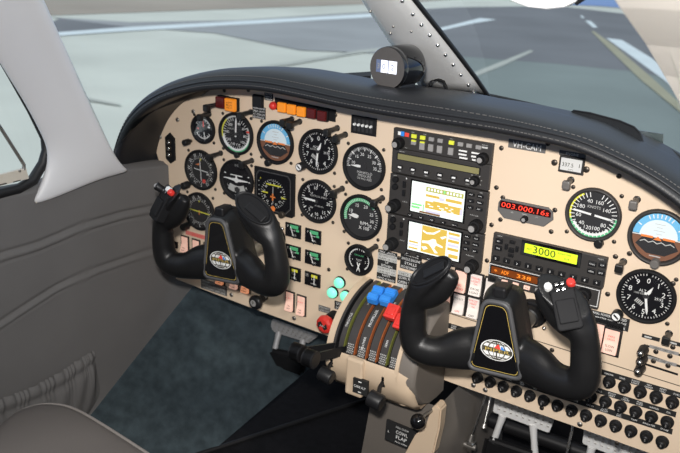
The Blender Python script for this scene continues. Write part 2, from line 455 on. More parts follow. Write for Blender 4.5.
mb = MB(); mb.grid(rows, 'fabric'); wl = struct(mb.build('wall_left'))
# elasticated map pocket sewn on the wall
pock = thing('map_pocket', 'gathered grey map pocket sewn on the lower side wall', 'pocket', (-645, -400, -560))
mb = MB(); rws = []
top = [atx(a, b, -632) for a, b in ((-60, 418), (0, 399), (30, 388), (60, 372), (82, 357), (94, 350))]
bot = [atx(a, b, -640) for a, b in ((-60, 500), (0, 470), (30, 452), (60, 440), (82, 423), (101, 396))]
def interp(P, t):
    t *= len(P) - 1; i = min(int(t), len(P) - 2); return P[i].lerp(P[i + 1], t - i)
NN = 260
for j in range(25):
    v = j / 24; r = []
    for i in range(NN + 1):
        u = i / NN
        p = interp(top, u).lerp(interp(bot, u), v)
        off = 10 * sin(pi * min(1, v * 1.02)) ** 0.6 * min(1, (1 - u) * 12, ) 
        ga = math.exp(-v * 7)
        gath = (2.4 * sin(u * 150 + 2.5 * sin(u * 37)) ) * ga + 1.5 * sin(u * 40 + v * 6) * (v * (1 - v) * 4)
        band = -3.5 * math.exp(-((v - 0.20) / 0.05) ** 2) + 3.0 * math.exp(-((v - 0.09) / 0.07) ** 2)
        p = Vector((p.x + off + gath + band, p.y, p.z)) - Vector((-645, -400, -560))
        r.append(p)
    rws.append(r)
mb.grid(rws, 'fabric'); mb.build('pocket_panel', pock)

# ================================================================= floor, carpet side, firewall
A_ = Vector((-650, -228, -596)); B_ = Vector((-614, 60, -394)); C_ = atz(215, 450, -700)
mb = MB()
D_ = Vector((-604, 330, -215))
rowsC = []
# carpeted side: from the wall line down to the floor
nrm = (B_ - A_).cross(C_ - A_).normalized()
def onplane_z(x, y):
    return A_.z - (nrm.x * (x - A_.x) + nrm.y * (y - A_.y)) / nrm.z
cpn = (B_ - A_).cross(C_ - A_)
F0 = atpl(120, 530, A_, cpn); F1 = atpl(289, 386, A_, cpn)
for i in range(31):
    y = -430 + i * 27; r = []
    x0 = wallx(y) - 6; z0 = wbot(y) + 4
    f = F0.lerp(F1, i / 30 * 1.7)
    for k in range(25):
        t = k / 24; q = Vector((x0, y, z0)).lerp(f, t)
        q.z += 10 * sin(pi * t) + 2.5 * sin(y * 0.03 + t * 9) * sin(pi * t)
        r.append(q)
    rowsC.append(r)
mb.grid(rowsC, 'carpet'); struct(mb.build('floor_carpet'))
mb = MB(); mb.add([(-700, -1500, -702), (620, -1500, -702), (620, 520, -702), (-700, 520, -702)], [[0, 1, 2, 3]], 'mat'); struct(mb.build('floor'))
# the edge binding of the mat
mb = MB(); a = atz(150, 470, -699); b = atz(365, 400, -699)
mb.tube([a + (a - b) * 0.2, a, b], 5, 'blackmatt'); struct(mb.build('trim_1'))
mb = MB(); mb.add([(-640, 520, -702), (620, 520, -702), (620, 330, 0), (-640, 330, 0)], [[0, 1, 2, 3]], 'blackmatt'); struct(mb.build('wall_front'))
mb = MB(); R_ = [(502, 300), (498, 0), (520, -200), (560, -360), (600, -600), (650, -900), (650, -1640)]
mb.grid([[Vector((x, y, z if y > -300 else z2)) for x, y in R_] for z, z2 in ((-702, -702), (-400, -300), (-90, 60))], 'fabric', smooth=False); struct(mb.build('wall_right'))  # unseen aft part runs past the open doorway, added to cut ambient daylight
mb = MB(); mb.add([(-690, -1640, -702), (650, -1640, -702), (650, -1640, 600), (-690, -1640, 600)], [[0, 1, 2, 3]], 'fabric'); struct(mb.build('wall_back'))  # unseen rear wall, added to keep out skylight from behind
# ceiling and roof edge (unseen, above and behind the frame, added to block ambient light)
mb = MB()
ce = []
for i in range(13):
    u = i / 12; x = -75 + (u - 0.5) * 2 * (470 if u < 0.5 else 440); e = abs(2 * u - 1)
    r = []
    for y, z in ((-235 - 230 * e ** 2.2, 384), (-620 - 150 * e ** 2, 520), (-1000, 590), (-1600, 590)):
        r.append(Vector((x + (u - .5) * (0 if y > -500 else 260), y, z - (0 if y > -500 else 60) * e ** 3)))
    ce.append(r)
mb.grid(ce, 'fabric'); struct(mb.build('ceiling'))

# ================================================================= left windshield pillar (white plastic trim), window seal, storm window
def pil(L):
    return [atx(a, b, x) for a, b, x in L]
cols = [   # each column from bottom to top
    pil([(31, 203, -655), (41, 185, -654), (51, 152, -652), (40, 128, -649), (26, 101, -644), (8, 72, -636), (-14, 36, -624), (-40, -8, -608)]),
    pil([(37, 205, -648), (47, 187, -646), (57, 154, -644), (46, 128, -641), (32, 101, -636), (14, 72, -628), (-8, 36, -616), (-34, -8, -600)]),
    pil([(62, 194, -640), (66, 178, -636), (72, 152, -632), (62, 126, -629), (49, 98, -624), (33, 68, -616), (13, 32, -604), (-9, -8, -588)]),
    pil([(92, 180, -632), (93, 170, -627), (94, 152, -621), (82, 125, -618), (68, 96, -613), (53, 64, -605), (37, 30, -594), (19, -8, -579)]),
    pil([(112, 173.5, -625), (107, 164, -618), (101, 148, -611), (90, 122, -607), (77, 93, -601), (63, 62, -593), (48, 30, -583), (31, -8, -567)]),
    pil([(129, 168.5, -618), (123, 166, -614), (111, 152, -612), (98, 125, -611), (85, 98, -606), (70.5, 66, -598), (56.5, 36, -588), (36, -8, -574)]),
]
for c in cols: c.append(c[-1] + (c[-1] - c[-2]) * 2.2)
mb = MB(); mb.grid([[c[j] for c in cols] for j in range(9)], 'pillar')
lp = struct(mb.build('pillar_left'))
sd = lp.modifiers.new('thick', 'SOLIDIFY'); sd.thickness = 0.012; sd.offset = 1
sb = lp.modifiers.new('smooth', 'SUBSURF'); sb.levels = 2; sb.render_levels = 2
# groove line of the window surround
mb = MB(); mb.tube(pil([(36, 203, -645), (44, 190, -643), (53.5, 158, -641), (46, 136, -640), (33, 109, -635), (14, 77, -628), (-10, 38, -615)]), 1.5, 'cream', seg=6); struct(mb.build('trim_2'))
# black window seal
win = atx
sp = pil([(-60, 207, -655), (0, 193.5, -655), (18, 189, -655), (33, 180, -655), (43, 163, -655), (46, 150, -655), (44, 138, -655), (30, 111, -653), (10, 76, -646), (-12, 38, -636)])
mb = MB(); mb.tube(sp, [9, 9, 9, 10, 9, 8, 6.5, 5, 4.5, 4.5], 'rubber', seg=12); struct(mb.build('trim_3'))
mb = MB(); wp = pil([(-60, 207, -661), (0, 196, -661), (20, 190, -661), (36, 180, -661), (45, 160, -661), (45, 142, -661), (31, 111, -659), (11, 76, -652), (-14, 34, -640), (-80, -60, -610)])
mb.add(wp, [list(range(len(wp)))], 'wsglass'); struct(mb.build('window_1'))
# storm window: cream lower rail with slots and a thin grey frame strip
sw = thing('storm_window_frame', 'cream storm window rail at the corner of the left side window', 'window frame', atx(14, 176, -648))
o0 = atx(14, 176, -648)
mb = MB()
q = [atx(a, b, -648) - o0 for a, b in ((-30, 183), (26, 168), (29, 178.5), (-30, 194))]
mb.add(q + [v + Vector((-6, 0, 0)) for v in q], [[0, 1, 2, 3], [0, 4, 5, 1], [1, 5, 6, 2], [2, 6, 7, 3], [7, 6, 5, 4]], 'cream'); mb.build('rail', sw)
mb = MB()
for (a, b) in ((3, 184), (17, 181)):
    p0 = atx(a - 3.5, b + 1, -647) - o0; p1 = atx(a + 3.5, b - 0.7, -647) - o0
    mb.tube([p0, p1], 1.0, 'bronze', seg=6)
mb.build('slot', sw)
mb = MB(); mb.tube([atx(-20, 100, -650) - o0, atx(0, 127, -650) - o0, atx(21, 160, -650) - o0, atx(24, 165, -650) - o0, atx(23.5, 170, -650) - o0], 3.2, 'steel', seg=8); mb.build('frame_strip', sw)
mb = MB(); p = atx(19.5, 171, -647) - o0; mb.cyl(p, p + Vector((2, 0, 0)), 2.2, 2, 'steel', 10); mb.build('screw', sw)

# ================================================================= glareshield
LIP = [(-668, -150), (-665, -118), (-657, -72), (-640, -30), (-613, 11), (-575, 46), (-525, 75), (-471, 96), (-408, 113), (-340, 123), (-275, 127), (-200, 125), (-135, 121.5), (-60, 119.5), (20, 119.5),
       (80, 120), (140, 120), (205, 117.5), (255, 112.5), (300, 101), (340, 88), (372, 74), (402, 57), (435, 29), (466, -12), (484, -60), (492, -130)]
def smooth_path(P, n):
    out = []
    for i in range(len(P) - 1):
        p0 = P[max(i - 1, 0)]; p1 = P[i]; p2 = P[i + 1]; p3 = P[min(i + 2, len(P) - 1)]
        for k in range(n):
            t = k / n
            out.append(tuple(0.5 * ((2 * p1[c]) + (-p0[c] + p2[c]) * t + (2 * p0[c] - 5 * p1[c] + 4 * p2[c] - p3[c]) * t * t + (-p0[c] + 3 * p1[c] - 3 * p2[c] + p3[c]) * t ** 3) for c in range(len(p1))))
    out.append(tuple(P[-1])); return out
LP = smooth_path(LIP, 6)
def path_n(P, i):
    a = P[max(i - 1, 0)]; b = P[min(i + 1, len(P) - 1)]
    t = Vector((b[0] - a[0], b[1] - a[1])); t.normalize(); return Vector((-t.y, t.x))     # outward (up)
# cross-section of the shroud: (offset along outward normal, y)
SEC = [(-9, 0), (-10, -40), (-12, -75), (-14, -98), (-15, -108), (-14, -114), (-11, -117), (-7, -117.2), (-3, -115), (2, -111), (7, -106), (11.5, -100), (14.5, -94), (16.8, -86), (17.8, -76), (18, -60), (15, -20), (8, 40)]
def lipk(x):       # the roll gets thinner towards the right
    return 1.0 - 0.5 * min(1.0, max(0.0, (x - 40) / 180.0))
rows = []
for i, p in enumerate(LP):
    n = path_n(LP, i)
    rows.append([Vector((p[0] + n.x * a * (lipk(p[0]) if a > 0 else 1), y, p[1] + n.y * a * (lipk(p[0]) if a > 0 else 1))) for a, y in SEC])
mb = MB(); mb.grid(rows, 'padding')
gs = thing('glareshield', 'black padded stitched glareshield arched over the beige instrument panel', 'glareshield', (-75, -60, 120))
sh = mb.build('padded_lip', gs, loc=(75, 60, -120))
# three seams along the front of the lip: piping and rows of stitches
def along(a, y):
    return [Vector((p[0] + path_n(LP, i).x * a * (lipk(p[0]) if a > 0 else 1), y, p[1] + path_n(LP, i).y * a * (lipk(p[0]) if a > 0 else 1))) for i, p in enumerate(LP)]
mb = MB(); mb.tube(along(0.5, -112.6), 1.7, 'padding', seg=8); mb.build('piping', gs, loc=(75, 60, -120))
mb = MB()
for a, y in ((8.3, -104.8), (-6.0, -117.2)):
    L = along(a, y)
    for p, q in zip(L, L[1:]):
        d = (q - p).length; n = max(1, int(d / 5.0))
        for k in range(n):
            s0 = p.lerp(q, k / n); s1 = p.lerp(q, (k + 0.62) / n)
            mb.tube([s0 + Vector((0, -0.3, 0)), s1 + Vector((0, -0.3, 0))], 0.75, 'stitch', seg=4)
mb.build('stitching', gs, loc=(75, 60, -120))
# deck between the lip and the windshield base
BASE = [(-605, -165, -40), (-590, -120, 0), (-560, -70, 40), (-480, 45, 72), (-382, 110, 84), (-259, 185, 88), (-136, 222, 92), (-75, 232, 93), (-14, 226, 92), (120, 195, 88), (210, 160, 85), (295, 85, 83), (366, 15, 78), (420, -70, 40), (462, -150, -40)]
BS = smooth_path(BASE, 8)
def deck_back(u):
    t = u * (len(BS) - 1); i = min(int(t), len(BS) - 2)
    return Vector(BS[i]).lerp(Vector(BS[i + 1]), t - i)
rows = []
# match the lip path from its left shoulder to its right shoulder
i0 = next(i for i, p in enumerate(LP) if p[0] > -600 and p[1] > 0); i1 = len(LP) - 1 - next(i for i, p in enumerate(LP[::-1]) if p[1] > 10)
for k in range(61):
    u = k / 60; i = int(round(i0 + (i1 - i0) * u)); n = path_n(LP, i)
    kk = lipk(LP[i][0]); f = Vector((LP[i][0] + n.x * 17.5 * kk, -58, LP[i][1] + n.y * 17.5 * kk)); b = deck_back(u)
    f2 = Vector((LP[i][0] + n.x * 14 * kk, -8, LP[i][1] + n.y * 14 * kk))
    r = [f, f2]
    for j in range(1, 9):
        t = j / 8; q = f2.lerp(b, t); q.z += 4 * kk * sin(pi * t); r.append(q)
    rows.append(r)
mb = MB(); mb.grid(rows, 'padding'); mb.build('deck', gs, loc=(75, 60, -120))

# ================================================================= windshield: two raked acrylic panes and a riveted centre post
TOPC = [(-554, -460, 380), (-542, -437, 380), (-512, -400, 380), (-462, -360, 380), (-382, -320, 380), (-282, -280, 380), (-170, -255, 378), (-75, -245, 378), (20, -255, 378), (132, -280, 380), (222, -315, 380), (292, -370, 380), (332, -425, 380), (352, -495, 380), (364, -530, 380)]
TS = smooth_path(TOPC, 8)
def pane(name, i0, i1):
    rows = []
    for j in range(9):
        t = j / 8; r = []
        for i in range(i0, i1 + 1):
            a = Vector(BS[i]); b = Vector(TS[i]); p = a.lerp(b, t); p.y += 22 * sin(pi * t); p.z += 22 * sin(pi * t)
            r.append(p)
        rows.append(r)
    mb = MB(); mb.grid(rows, 'wsglass'); return struct(mb.build(name))
mid = 7 * 8
pane('windshield_left', 0, mid); pane('windshield_right', mid, len(BS) - 1)
mb = MB(); mb.tube([Vector(p) + Vector((0, 0, 3)) for p in BS[22:-14]], 4.5, 'rubber', seg=8); struct(mb.build('trim_4'))
# centre post lies on a raked plane through the base and the roof
P0 = Vector((-75, 215, 92)); P1 = Vector((-75, -165, 322)); pn = (P1 - P0).cross(Vector((1, 0, 0)))
def onpost(a, b): return atpl(a, b, P0, pn)
prt = [(489, 99), (476, 80), (458, 56), (440, 33), (420, 8), (395, -24), (352, -80)]
plf = [(424, 93), (410, 74), (396, 53), (382, 31), (367, 9), (346, -24), (309, -80)]
M['postlit'] = mat('skylit_white_post', (0.86, 0.86, 0.84, 1), 0.35, vary=0.03, vscale=10)  # paler than the side pillars: skylight on the post put into the colour
rowsP = []
for (a, b) in zip(plf, prt):
    r = []
    for k in range(7):
        t = k / 6; p = onpost(a[0] + (b[0] - a[0]) * t, a[1] + (b[1] - a[1]) * t)
        p = p + pn.normalized() * (-(10 * sin(pi * t) ** 0.5) * (1 if pn.y > 0 else -1))
        r.append(p)
    rowsP.append(r)
mb = MB(); mb.grid(rowsP, 'postlit'); cp = struct(mb.build('pillar_centre'))
sd = cp.modifiers.new('thick', 'SOLIDIFY'); sd.thickness = 0.004
mb = MB()
for t in [0.03 + 0.085 * k for k in range(11)]:
    u = t * 5; i = min(int(u), 4); f_ = u - i
    ax = prt[i][0] + (prt[i + 1][0] - prt[i][0]) * f_ - 6.5; ay = prt[i][1] + (prt[i + 1][1] - prt[i][1]) * f_ + 1.5
    p = onpost(ax, ay) - pn.normalized() * (6.2 if pn.y > 0 else -6.2)
    mb.sphere(p, 3.4, 'chrome', u=10, w=6)
for (ax, ay) in ((471.5, 97), (392, 28), (413, 26), (372, 6), (395, 21)):
    p = onpost(ax, ay) - pn.normalized() * (9 if pn.y > 0 else -9); mb.sphere(p, 2.6, 'steel', u=10, w=6)
mb.build('rivets', cp)
mb = MB(); mb.tube([onpost(a + 0.8, b - 0.8) for a, b in prt], 4.0, 'rubber', seg=8); struct(mb.build('trim_5'))
# right windshield pillar
edge = [Vector((394, -640, 330)), Vector((392, -600, 320)), Vector((397, -500, 281)), Vector((404, -380, 234)), Vector((425, -250, 130)), Vector((448, -190, -20))]
edge = [at(575, -70, -540), at(606, -34, -500), at(627, 0, -455), at(653, 38, -380), at(671, 70, -325), at(686, 97, -290), Vector((425, -215, 130)), Vector((452, -170, 10))]
rowsR = []
for e in edge:
    rowsR.append([e + (e - CAM) * 0.03, e, e + Vector((16, -12, 2)), e + Vector((60, -40, 4)), e + Vector((130, -60, -6))])
M['pillarlit'] = mat('flash_lit_cream_plastic', (0.82, 0.77, 0.70, 1), 0.5, vary=0.02, vscale=6)  # lighter than the left pillar: nearby flash put into the cream colour
mb = MB(); mb.grid(rowsR, 'pillarlit', smooth=False); rp = struct(mb.build('pillar_right'))
sd = rp.modifiers.new('thick', 'SOLIDIFY'); sd.thickness = 0.008
# folded sun visor at the top edge
vo = at(545, 2, -330)
vis = thing('sun_visor', 'white folded sun visor with rounded corner at the windshield top', 'visor', vo)
mb = MB(); pts = [at(a, b, -330) - vo for a, b in ((470, -22), (505, -3), (516, 2), (530, 7), (548, 9), (566, 7), (577, 2), (584, -6), (590, -22))]
mb.prism([(p.x, p.z) for p in pts], -8, 8, 'pillar', bev=3); mb.build('visor_panel', vis)
mb = MB(); p = at(580, 1, -330) - vo; mb.cyl(p + Vector((-6, 0, 0)), p + Vector((12, 0, 14)), 6, 6, 'blackmatt', 12); mb.build('pivot', vis)
# ================================================================= instrument panel (beige plate, seam, fasteners)
def pp(px, py, y=0.0):
    p = at(px, py, y); return (p.x, p.z)
ptop = []
outl = [(-607, -358.5), (-617, -170)]
outl += [(-652, -72), (-650.5, -44)] + [(-638, -16), (-626, 3), (-602, 24), (-577, 41.5), (-550, 56), (-523, 67), (-492, 80), (-462, 90), (-400, 101), (-330, 106), (-240, 107), (-140, 104), (-60, 101), (60, 100.5), (140, 98), (220, 93), (265, 86), (300, 75), (338, 60), (370, 43), (400, 23), (430, -6), (455, -45), (470, -100)]
outl += [(470, -392), (298.8, -388.5), (77.8, -385), (-2, -382.5), (-55, -381), (-60, -374), (-212, -373.3), (-407, -367.5)]
panel = thing('instrument_panel', 'beige instrument panel plate carrying all gauges radios and switches', 'instrument panel', (0, 0, 0))
mb = MB(); mb.prism(outl, 0, 3.0, 'beige', bev=0.8); mb.build('panel_plate', panel)
# lower right subpanel seam
mb = MB(); a = pp(602.4, 361.5); b = pp(680, 386); a2 = pp(437, 309.5)
sl = (b[1] - a[1]) / (b[0] - a[0])
xa = -2; za = a[1] + sl * (xa - a[0])
mb.flat([(xa, za - 0.7), (468, a[1] + sl * (468 - a[0]) - 0.7), (468, a[1] + sl * (468 - a[0]) + 0.7), (xa, za + 0.7)], -0.25, 'bronze'); mb.build('seam', panel)
def screw_mb(r, m, slot=True, h=2.2):
    mb = MB(); mb.lathe([(r, 0), (r, -h * 0.5), (r * 0.75, -h * 0.85), (0.001, -h)], m, seg=14)
    if slot:
        mb.rect(-r * 0.75, -0.45, r * 0.75, 0.45, -h - 0.05, 'blackmatt'); mb.rect(-0.45, -r * 0.75, 0.45, r * 0.75, -h - 0.06, 'blackmatt')
    return mb
scr_s = None; scr_d = None
def panel_screw(px, py, kind='d', r=None):
    global scr_s, scr_d
    x, z = pp(px, py)
    if kind == 's':
        if scr_s is None:
            scr_s = screw_mb(4.6, 'steel', h=3).build('screw', panel, (x, 0, z)); scr_s['label'] = 'silver screw'
        else:
            o = scr_s.copy(); COL.objects.link(o); o.location = (x * MM, 0, z * MM); o.rotation_euler = (0, random.random() * 3, 0)
    else:
        if scr_d is None:
            scr_d = screw_mb(3.9, 'bronze').build('screw', panel, (x, 0, z)); scr_d['label'] = 'dark screw'
        else:
            o = scr_d.copy(); COL.objects.link(o); o.location = (x * MM, 0, z * MM); o.rotation_euler = (0, random.random() * 3, 0)
for p in ((203, 93.9), (193.6, 111.6), (177.8, 119.6), (160.4, 136.8), (231.7, 294.7), (294.3, 318), (473.5, 385), (485.4, 389.8), (580, 424)): panel_screw(*p, 's')
for p in ((224.5, 90.5), (248.5, 90.2), (335.5, 115), (501.5, 148), (496.5, 187.5), (548, 143.5), (503, 197.5), (555, 210), (500.5, 219.5), (551.2, 231.5), (491.6, 224.8), (487, 260.5),
          (619, 176), (615.5, 256.5), (629.5, 253.5), (607.7, 294), (673, 283.5), (439, 312.5), (552, 350), (541.8, 408), (329, 269.5), (278.5, 223.5),
          (433, 368), (617, 443), (399, 258), (422, 264.5), (434, 365)): panel_screw(*p)

# ================================================================= gauges
def gauge(name, label, x, z, D, group=None, round_=True):
    t = thing(name, label, 'gauge', (x, 0, z), group)
    R = D / 2
    if round_:
        mb = MB(); mb.lathe([(R * 0.97, 0), (R, -1.5), (R, -6), (R * 0.975, -8.2), (R * 0.93, -8.8), (R * 0.89, -8.2), (R * 0.85, -3.2)], 'blackmatt', seg=64)
        mb.build('bezel', t)
        mb = MB(); mb.disc((0, 0), R * 0.86, -6.2, 'glass', seg=48); mb.build('glass', t)
    return t, R

def screws4(t, d, corners=(0, 1, 2, 3)):
    first = None
    for i, (sx, sz) in enumerate(((-1, 1), (1, 1), (1, -1), (-1, -1))):
        if i not in corners: continue
        if first is None: first = screw_mb(3.3, 'bronze').build('screw', t, (sx * d, 0, sz * d))
        else:
            o = first.copy(); COL.objects.link(o); o.location = (sx * d * MM, 0, sz * d * MM); o.parent = t
def knob(t, x, z, r, L, m='post', tip=None, name='knob', y0=0):
    mb = MB(); mb.cyl((x, y0, z), (x, y0 - L * 0.45, z), r * 0.55, r * 0.55, 'bronze', 14)
    mb.cyl((x, y0 - L * 0.35, z), (x, y0 - L, z), r, r * 0.94, m, 18, bev=r * 0.15)
    if tip:
        mb.disc((x, z), r * 0.72, y0 - L - 0.1, tip, 16); mb.rect(x - r * 0.55, z - r * 0.16, x + r * 0.55, z + r * 0.16, y0 - L - 0.3, 'blackmatt', X=rotp(x, z, 40))
    return mb.build(name, t)
YD = -3.2
def face(R, m='dial'):
    mb = MB(); mb.disc((0, 0), R * 0.875, YD, m, 56); return mb
def needle(t, ang, L, w, tail=0.0, m='white', name='needle', y=-4.6, shape='taper', c=(0, 0)):
    mb = MB()
    if shape == 'taper': mb.tick(c, ang, -tail, L * 0.82, w, y, m, w1=w); mb.tick(c, ang, L * 0.8, L, w, y, m, w1=0.3)
    elif shape == 'fat': mb.tick(c, ang, 0, L * 0.45, w * 0.5, y, m, w1=w); mb.tick(c, ang, L * 0.45, L, w, y, m, w1=0.3)
    else: mb.tick(c, ang, -tail, L, w, y, m)
    mb.disc(c, max(w * 0.9, 2.6), y - 0.2, 'dialgrey', 16)
    return mb.build(name, t)
def ticks(mb, R, a0, a1, n, r0, r1, w, m='white', y=YD - 0.3):
    for k in range(n + 1): mb.tick((0, 0), a0 + (a1 - a0) * k / n, R * r0, R * r1, w, y, m)
def nums(mb, R, lst, r, h, m='white', y=YD - 0.3):
    for a, s in lst:
        an = radians(a); mb.text(s, (R * r * sin(an), R * r * cos(an)), h, y, m)

# ---- airspeed indicator (left)
t, R = gauge('airspeed_indicator', 'round airspeed indicator with white green yellow arcs at the top left', -430, -3, 84)
mb = face(R); mb.arc((0, 0), R * .78, R * .86, 150, 275, YD - .3, 'yellow'); mb.arc((0, 0), R * .70, R * .86, 95, 262, YD - .35, 'white'); mb.arc((0, 0), R * .80, R * .86, 100, 215, YD - .4, 'green'); mb.arc((0, 0), R * .78, R * .86, 255, 318, YD - .4, 'yellow'); mb.arc((0, 0), R * .78, R * .86, 318, 360, YD - .4, 'offwhite')
mb.arc((0, 0), R * .70, R * .80, 60, 95, YD - .3, 'offwhite')
ticks(mb, R, 20, 345, 32, .62, .76, 1.0); nums(mb, R, [(20, '40'), (55, '60'), (95, '80'), (130, '100'), (165, '120'), (200, '140'), (235, '160'), (275, '180'), (320, '200')], .52, 5.2)
mb.text('KNOTS', (-12, 9), 3.6, YD - .3, 'offwhite'); mb.rect(26, 6, 34, 9.5, YD - .5, 'redflag')
mb.build('dial', t); needle(t, 2, 33, 3.6, 6); screws4(t, 35); knob(t, 4, -41, 6, 10)
# ---- attitude indicator (left)
def attitude(name, label, x, z, D, sc=1.0, pale=True):
    t, R = gauge(name, label, x, z, D)
    mb = face(R)
    mb.disc((0, 0), R * .84, YD - .2, 'sky', 40, -92, 92)
    mb.disc((0, 0), R * .84, YD - .2, 'earth', 40, 88, 272)
    mb.disc((0, 0), R * .62, YD - .4, 'skyglare', 40, -90, 90)
    mb.flat([(-R * .50, -2), (R * .50, -2), (R * .70, -R * .34), (R * .3, -R * .62), (-R * .3, -R * .62), (-R * .70, -R * .34)], YD - .4, 'dialgrey')
    for a in (-60, -30, -20, -10, 0, 10, 20, 30, 60): mb.tick((0, 0), a, R * .68, R * .82, 1.6, YD - .5, 'white')
    for k, w in ((5, 8), (10, 16), (15, 8), (20, 14)): mb.rect(-w / 2, k - .4, w / 2, k + .4, YD - .6, 'offwhite')
    for k in range(4):
        a = -R * .42 + k * R * .28; mb.flat([(a, -6), (a + 6, -9), (a + 6, -10.5), (a, -7.5), (a - 6, -10.5), (a - 6, -9)], YD - .6, 'offwhite')
    mb.rect(-8, -R * .70, 8, -R * .665, YD - .6, 'offwhite')
    mb.rect(-R * .84, -.7, R * .84, .7, YD - .5, 'white')
    mb.build('dial', t)
    mb = MB(); mb.rect(-R * .55, -2.2, -R * .16, 1.2, -5, 'orangeprint'); mb.rect(R * .16, -2.2, R * .55, 1.2, -5, 'orangeprint'); mb.flat([(0, 2), (R * .14, -4), (-R * .14, -4)], -5, 'orangeprint'); mb.build('aircraft_symbol', t)
    return t, R
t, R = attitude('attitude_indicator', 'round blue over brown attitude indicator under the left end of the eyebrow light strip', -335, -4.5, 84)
screws4(t, 35); knob(t, -14, -41, 7, 12)
# ---- altimeters
def altimeter(label, x, z, D, a1, a2):
    t, R = gauge('altimeter', label, x, z, D)
    mb = face(R); ticks(mb, R, 0, 360, 50, .76, .83, .8); ticks(mb, R, 0, 360, 10, .70, .83, 1.5)
    nums(mb, R, [(36 * k, str(k)) for k in range(10)], .585, 8.0)
    mb.rect(12, -3.5, 25, 3.5, YD - .35, 'dialgrey'); mb.text('29.92', (18.5, 0), 4, YD - .6, 'white')
    mb.text('ALT', (-6, 8), 4.2, YD - .4, 'white'); mb.text('1000 FEET', (-9, 3), 3, YD - .4, 'offwhite')
    for k in range(5): mb.rect(-14 + k * 2.6, -14, -12.4 + k * 2.6, -7, YD - .4, 'offwhite', X=rotp(-9, -10, 30))
    mb.build('dial', t)
    needle(t, a1, 19, 5.2, 4, name='needle', shape='fat', y=-4.4); needle(t, a2, 29, 3.6, 7, y=-5.0)
    return t, R
t, R = altimeter('round black altimeter right of the blue attitude indicator on the left side', -238, -6, 84, 20, 185)
screws4(t, 35, (1, 2)); knob(t, -30, -31, 8, 22, tip='white')
# ---- manifold pressure
t, R = gauge('manifold_pressure_gauge', 'large dark grey manifold pressure gauge beside the audio panel stack', -140.5, -17, 86)
mb = face(R, 'dialgrey'); ticks(mb, R, -95, 95, 38, .72, .82, .8); ticks(mb, R, -95, 95, 8, .66, .82, 1.7)
nums(mb, R, [(-78, '10'), (-42, '15'), (-12, '20'), (26, '25'), (62, '30'), (90, '35')], .52, 5.6)
mb.text('MANIFOLD', (2, -11), 4.4, YD - .3, 'offwhite'); mb.text('PRESSURE', (2, -16.5), 4.4, YD - .3, 'offwhite'); mb.text('IN HG ABS', (2, -22), 4.4, YD - .3, 'offwhite')
mb.build('dial', t); needle(t, 268, 27, 5, 0, shape='fat'); mb = MB(); mb.cyl((0, -4, 0), (0, -5.6, 0), 6.5, 6, 'dialgrey', 20); mb.build('hub_cap', t); screws4(t, 36)
# ---- VOR indicators
def vor(label, x, z, D, kind):
    t, R = gauge('course_indicator', label, x, z, D)
    mb = face(R); ticks(mb, R, 0, 360, 36, .62, .70, .8)
    for k in range(12):
        mb.text(['N', '3', '6', 'E', '12', '15', 'S', '21', '24', 'W', '30', '33'][k], (R * .77 * sin(radians(30 * k)), R * .77 * cos(radians(30 * k))), 6.0, YD - .3, 'white', rot=30 * k)
    mb.disc((0, 0), R * .60, YD - .5, 'dial', 40); mb.arc((0, 0), R * .585, R * .60, 0, 360, YD - .6, 'offwhite', seg=40)
    mb.flat([(-2.5, R * .58), (2.5, R * .58), (0, R * .46)], YD - .8, 'yellow')
    if kind == 1:
        mb.rect(4, -R * .62, 12, -R * .44, YD - .9, 'redflag'); mb.flat([(-14, 10), (-3, 14), (-5, 9)], YD - .9, 'orangeprint'); mb.rect(R * .36, -8, R * .52, -4, YD - .8, 'offwhite')
    else: mb.rect(-1.2, -7, 1.2, 3, YD - .9, 'orangeprint')
    mb.build('dial', t)
    mb = MB()
    if kind == 1: mb.rect(-18, -.9, 20, .9, -4.8, 'white', X=rotp(0, 0, 4)); mb.rect(-.9, -22, .9, 22, -4.9, 'white', X=rotp(0, 0, -4)); mb.disc((0, 0), 2.6, -5.0, 'offwhite', 14)
    else: mb.rect(-R * .70, -1.3, R * .70, 1.3, -4.8, 'yellow', X=rotp(0, 0, 2))
    mb.build('deviation_needle', t); screws4(t, 35)
    return t
t = vor('course indicator with white crossed needles and red flag, far left column', -522.5, -92.4, 84, 1); knob(t, -33, -36, 8, 24)
xx, zz = pp(198, 212, -8)
t = vor('course indicator with one yellow horizontal bar behind the left yoke', xx, zz, 82, 2); knob(t, -31, -37, 8, 24)
# ---- turn coordinator
t, R = gauge('turn_coordinator', 'turn coordinator with white aeroplane symbol between course indicator and square compass', -429, -96, 84)
mb = face(R); mb.text('D.C.', (0, 30), 3.2, YD - .3, 'offwhite'); mb.rect(-6, 27, 6, 33, YD - .2, 'dialgrey')
mb.text('L', (-22, -13), 5, YD - .3, 'white'); mb.text('R', (24, -13), 5, YD - .3, 'white'); mb.tick((0, 0), -70, R * .7, R * .8, 2, YD - .3, 'white'); mb.tick((0, 0), 70, R * .7, R * .8, 2, YD - .3, 'white'); mb.tick((0, 0), -90, R * .7, R * .8, 2, YD - .3, 'white'); mb.tick((0, 0), 90, R * .7, R * .8, 2, YD - .3, 'white')
mb.arc((0, 28), 40, 54, 155, 205, YD - .4, 'offwhite', seg=12); mb.disc((1, -20), 6.2, YD - .7, 'dialgrey', 18); mb.rect(-5.5, -25.5, -4.7, -14, YD - .8, 'dial'); mb.rect(7.2, -25.5, 8, -14, YD - .8, 'dial')
mb.text('2 MIN', (0, -31), 3, YD - .3, 'offwhite'); mb.build('dial', t)
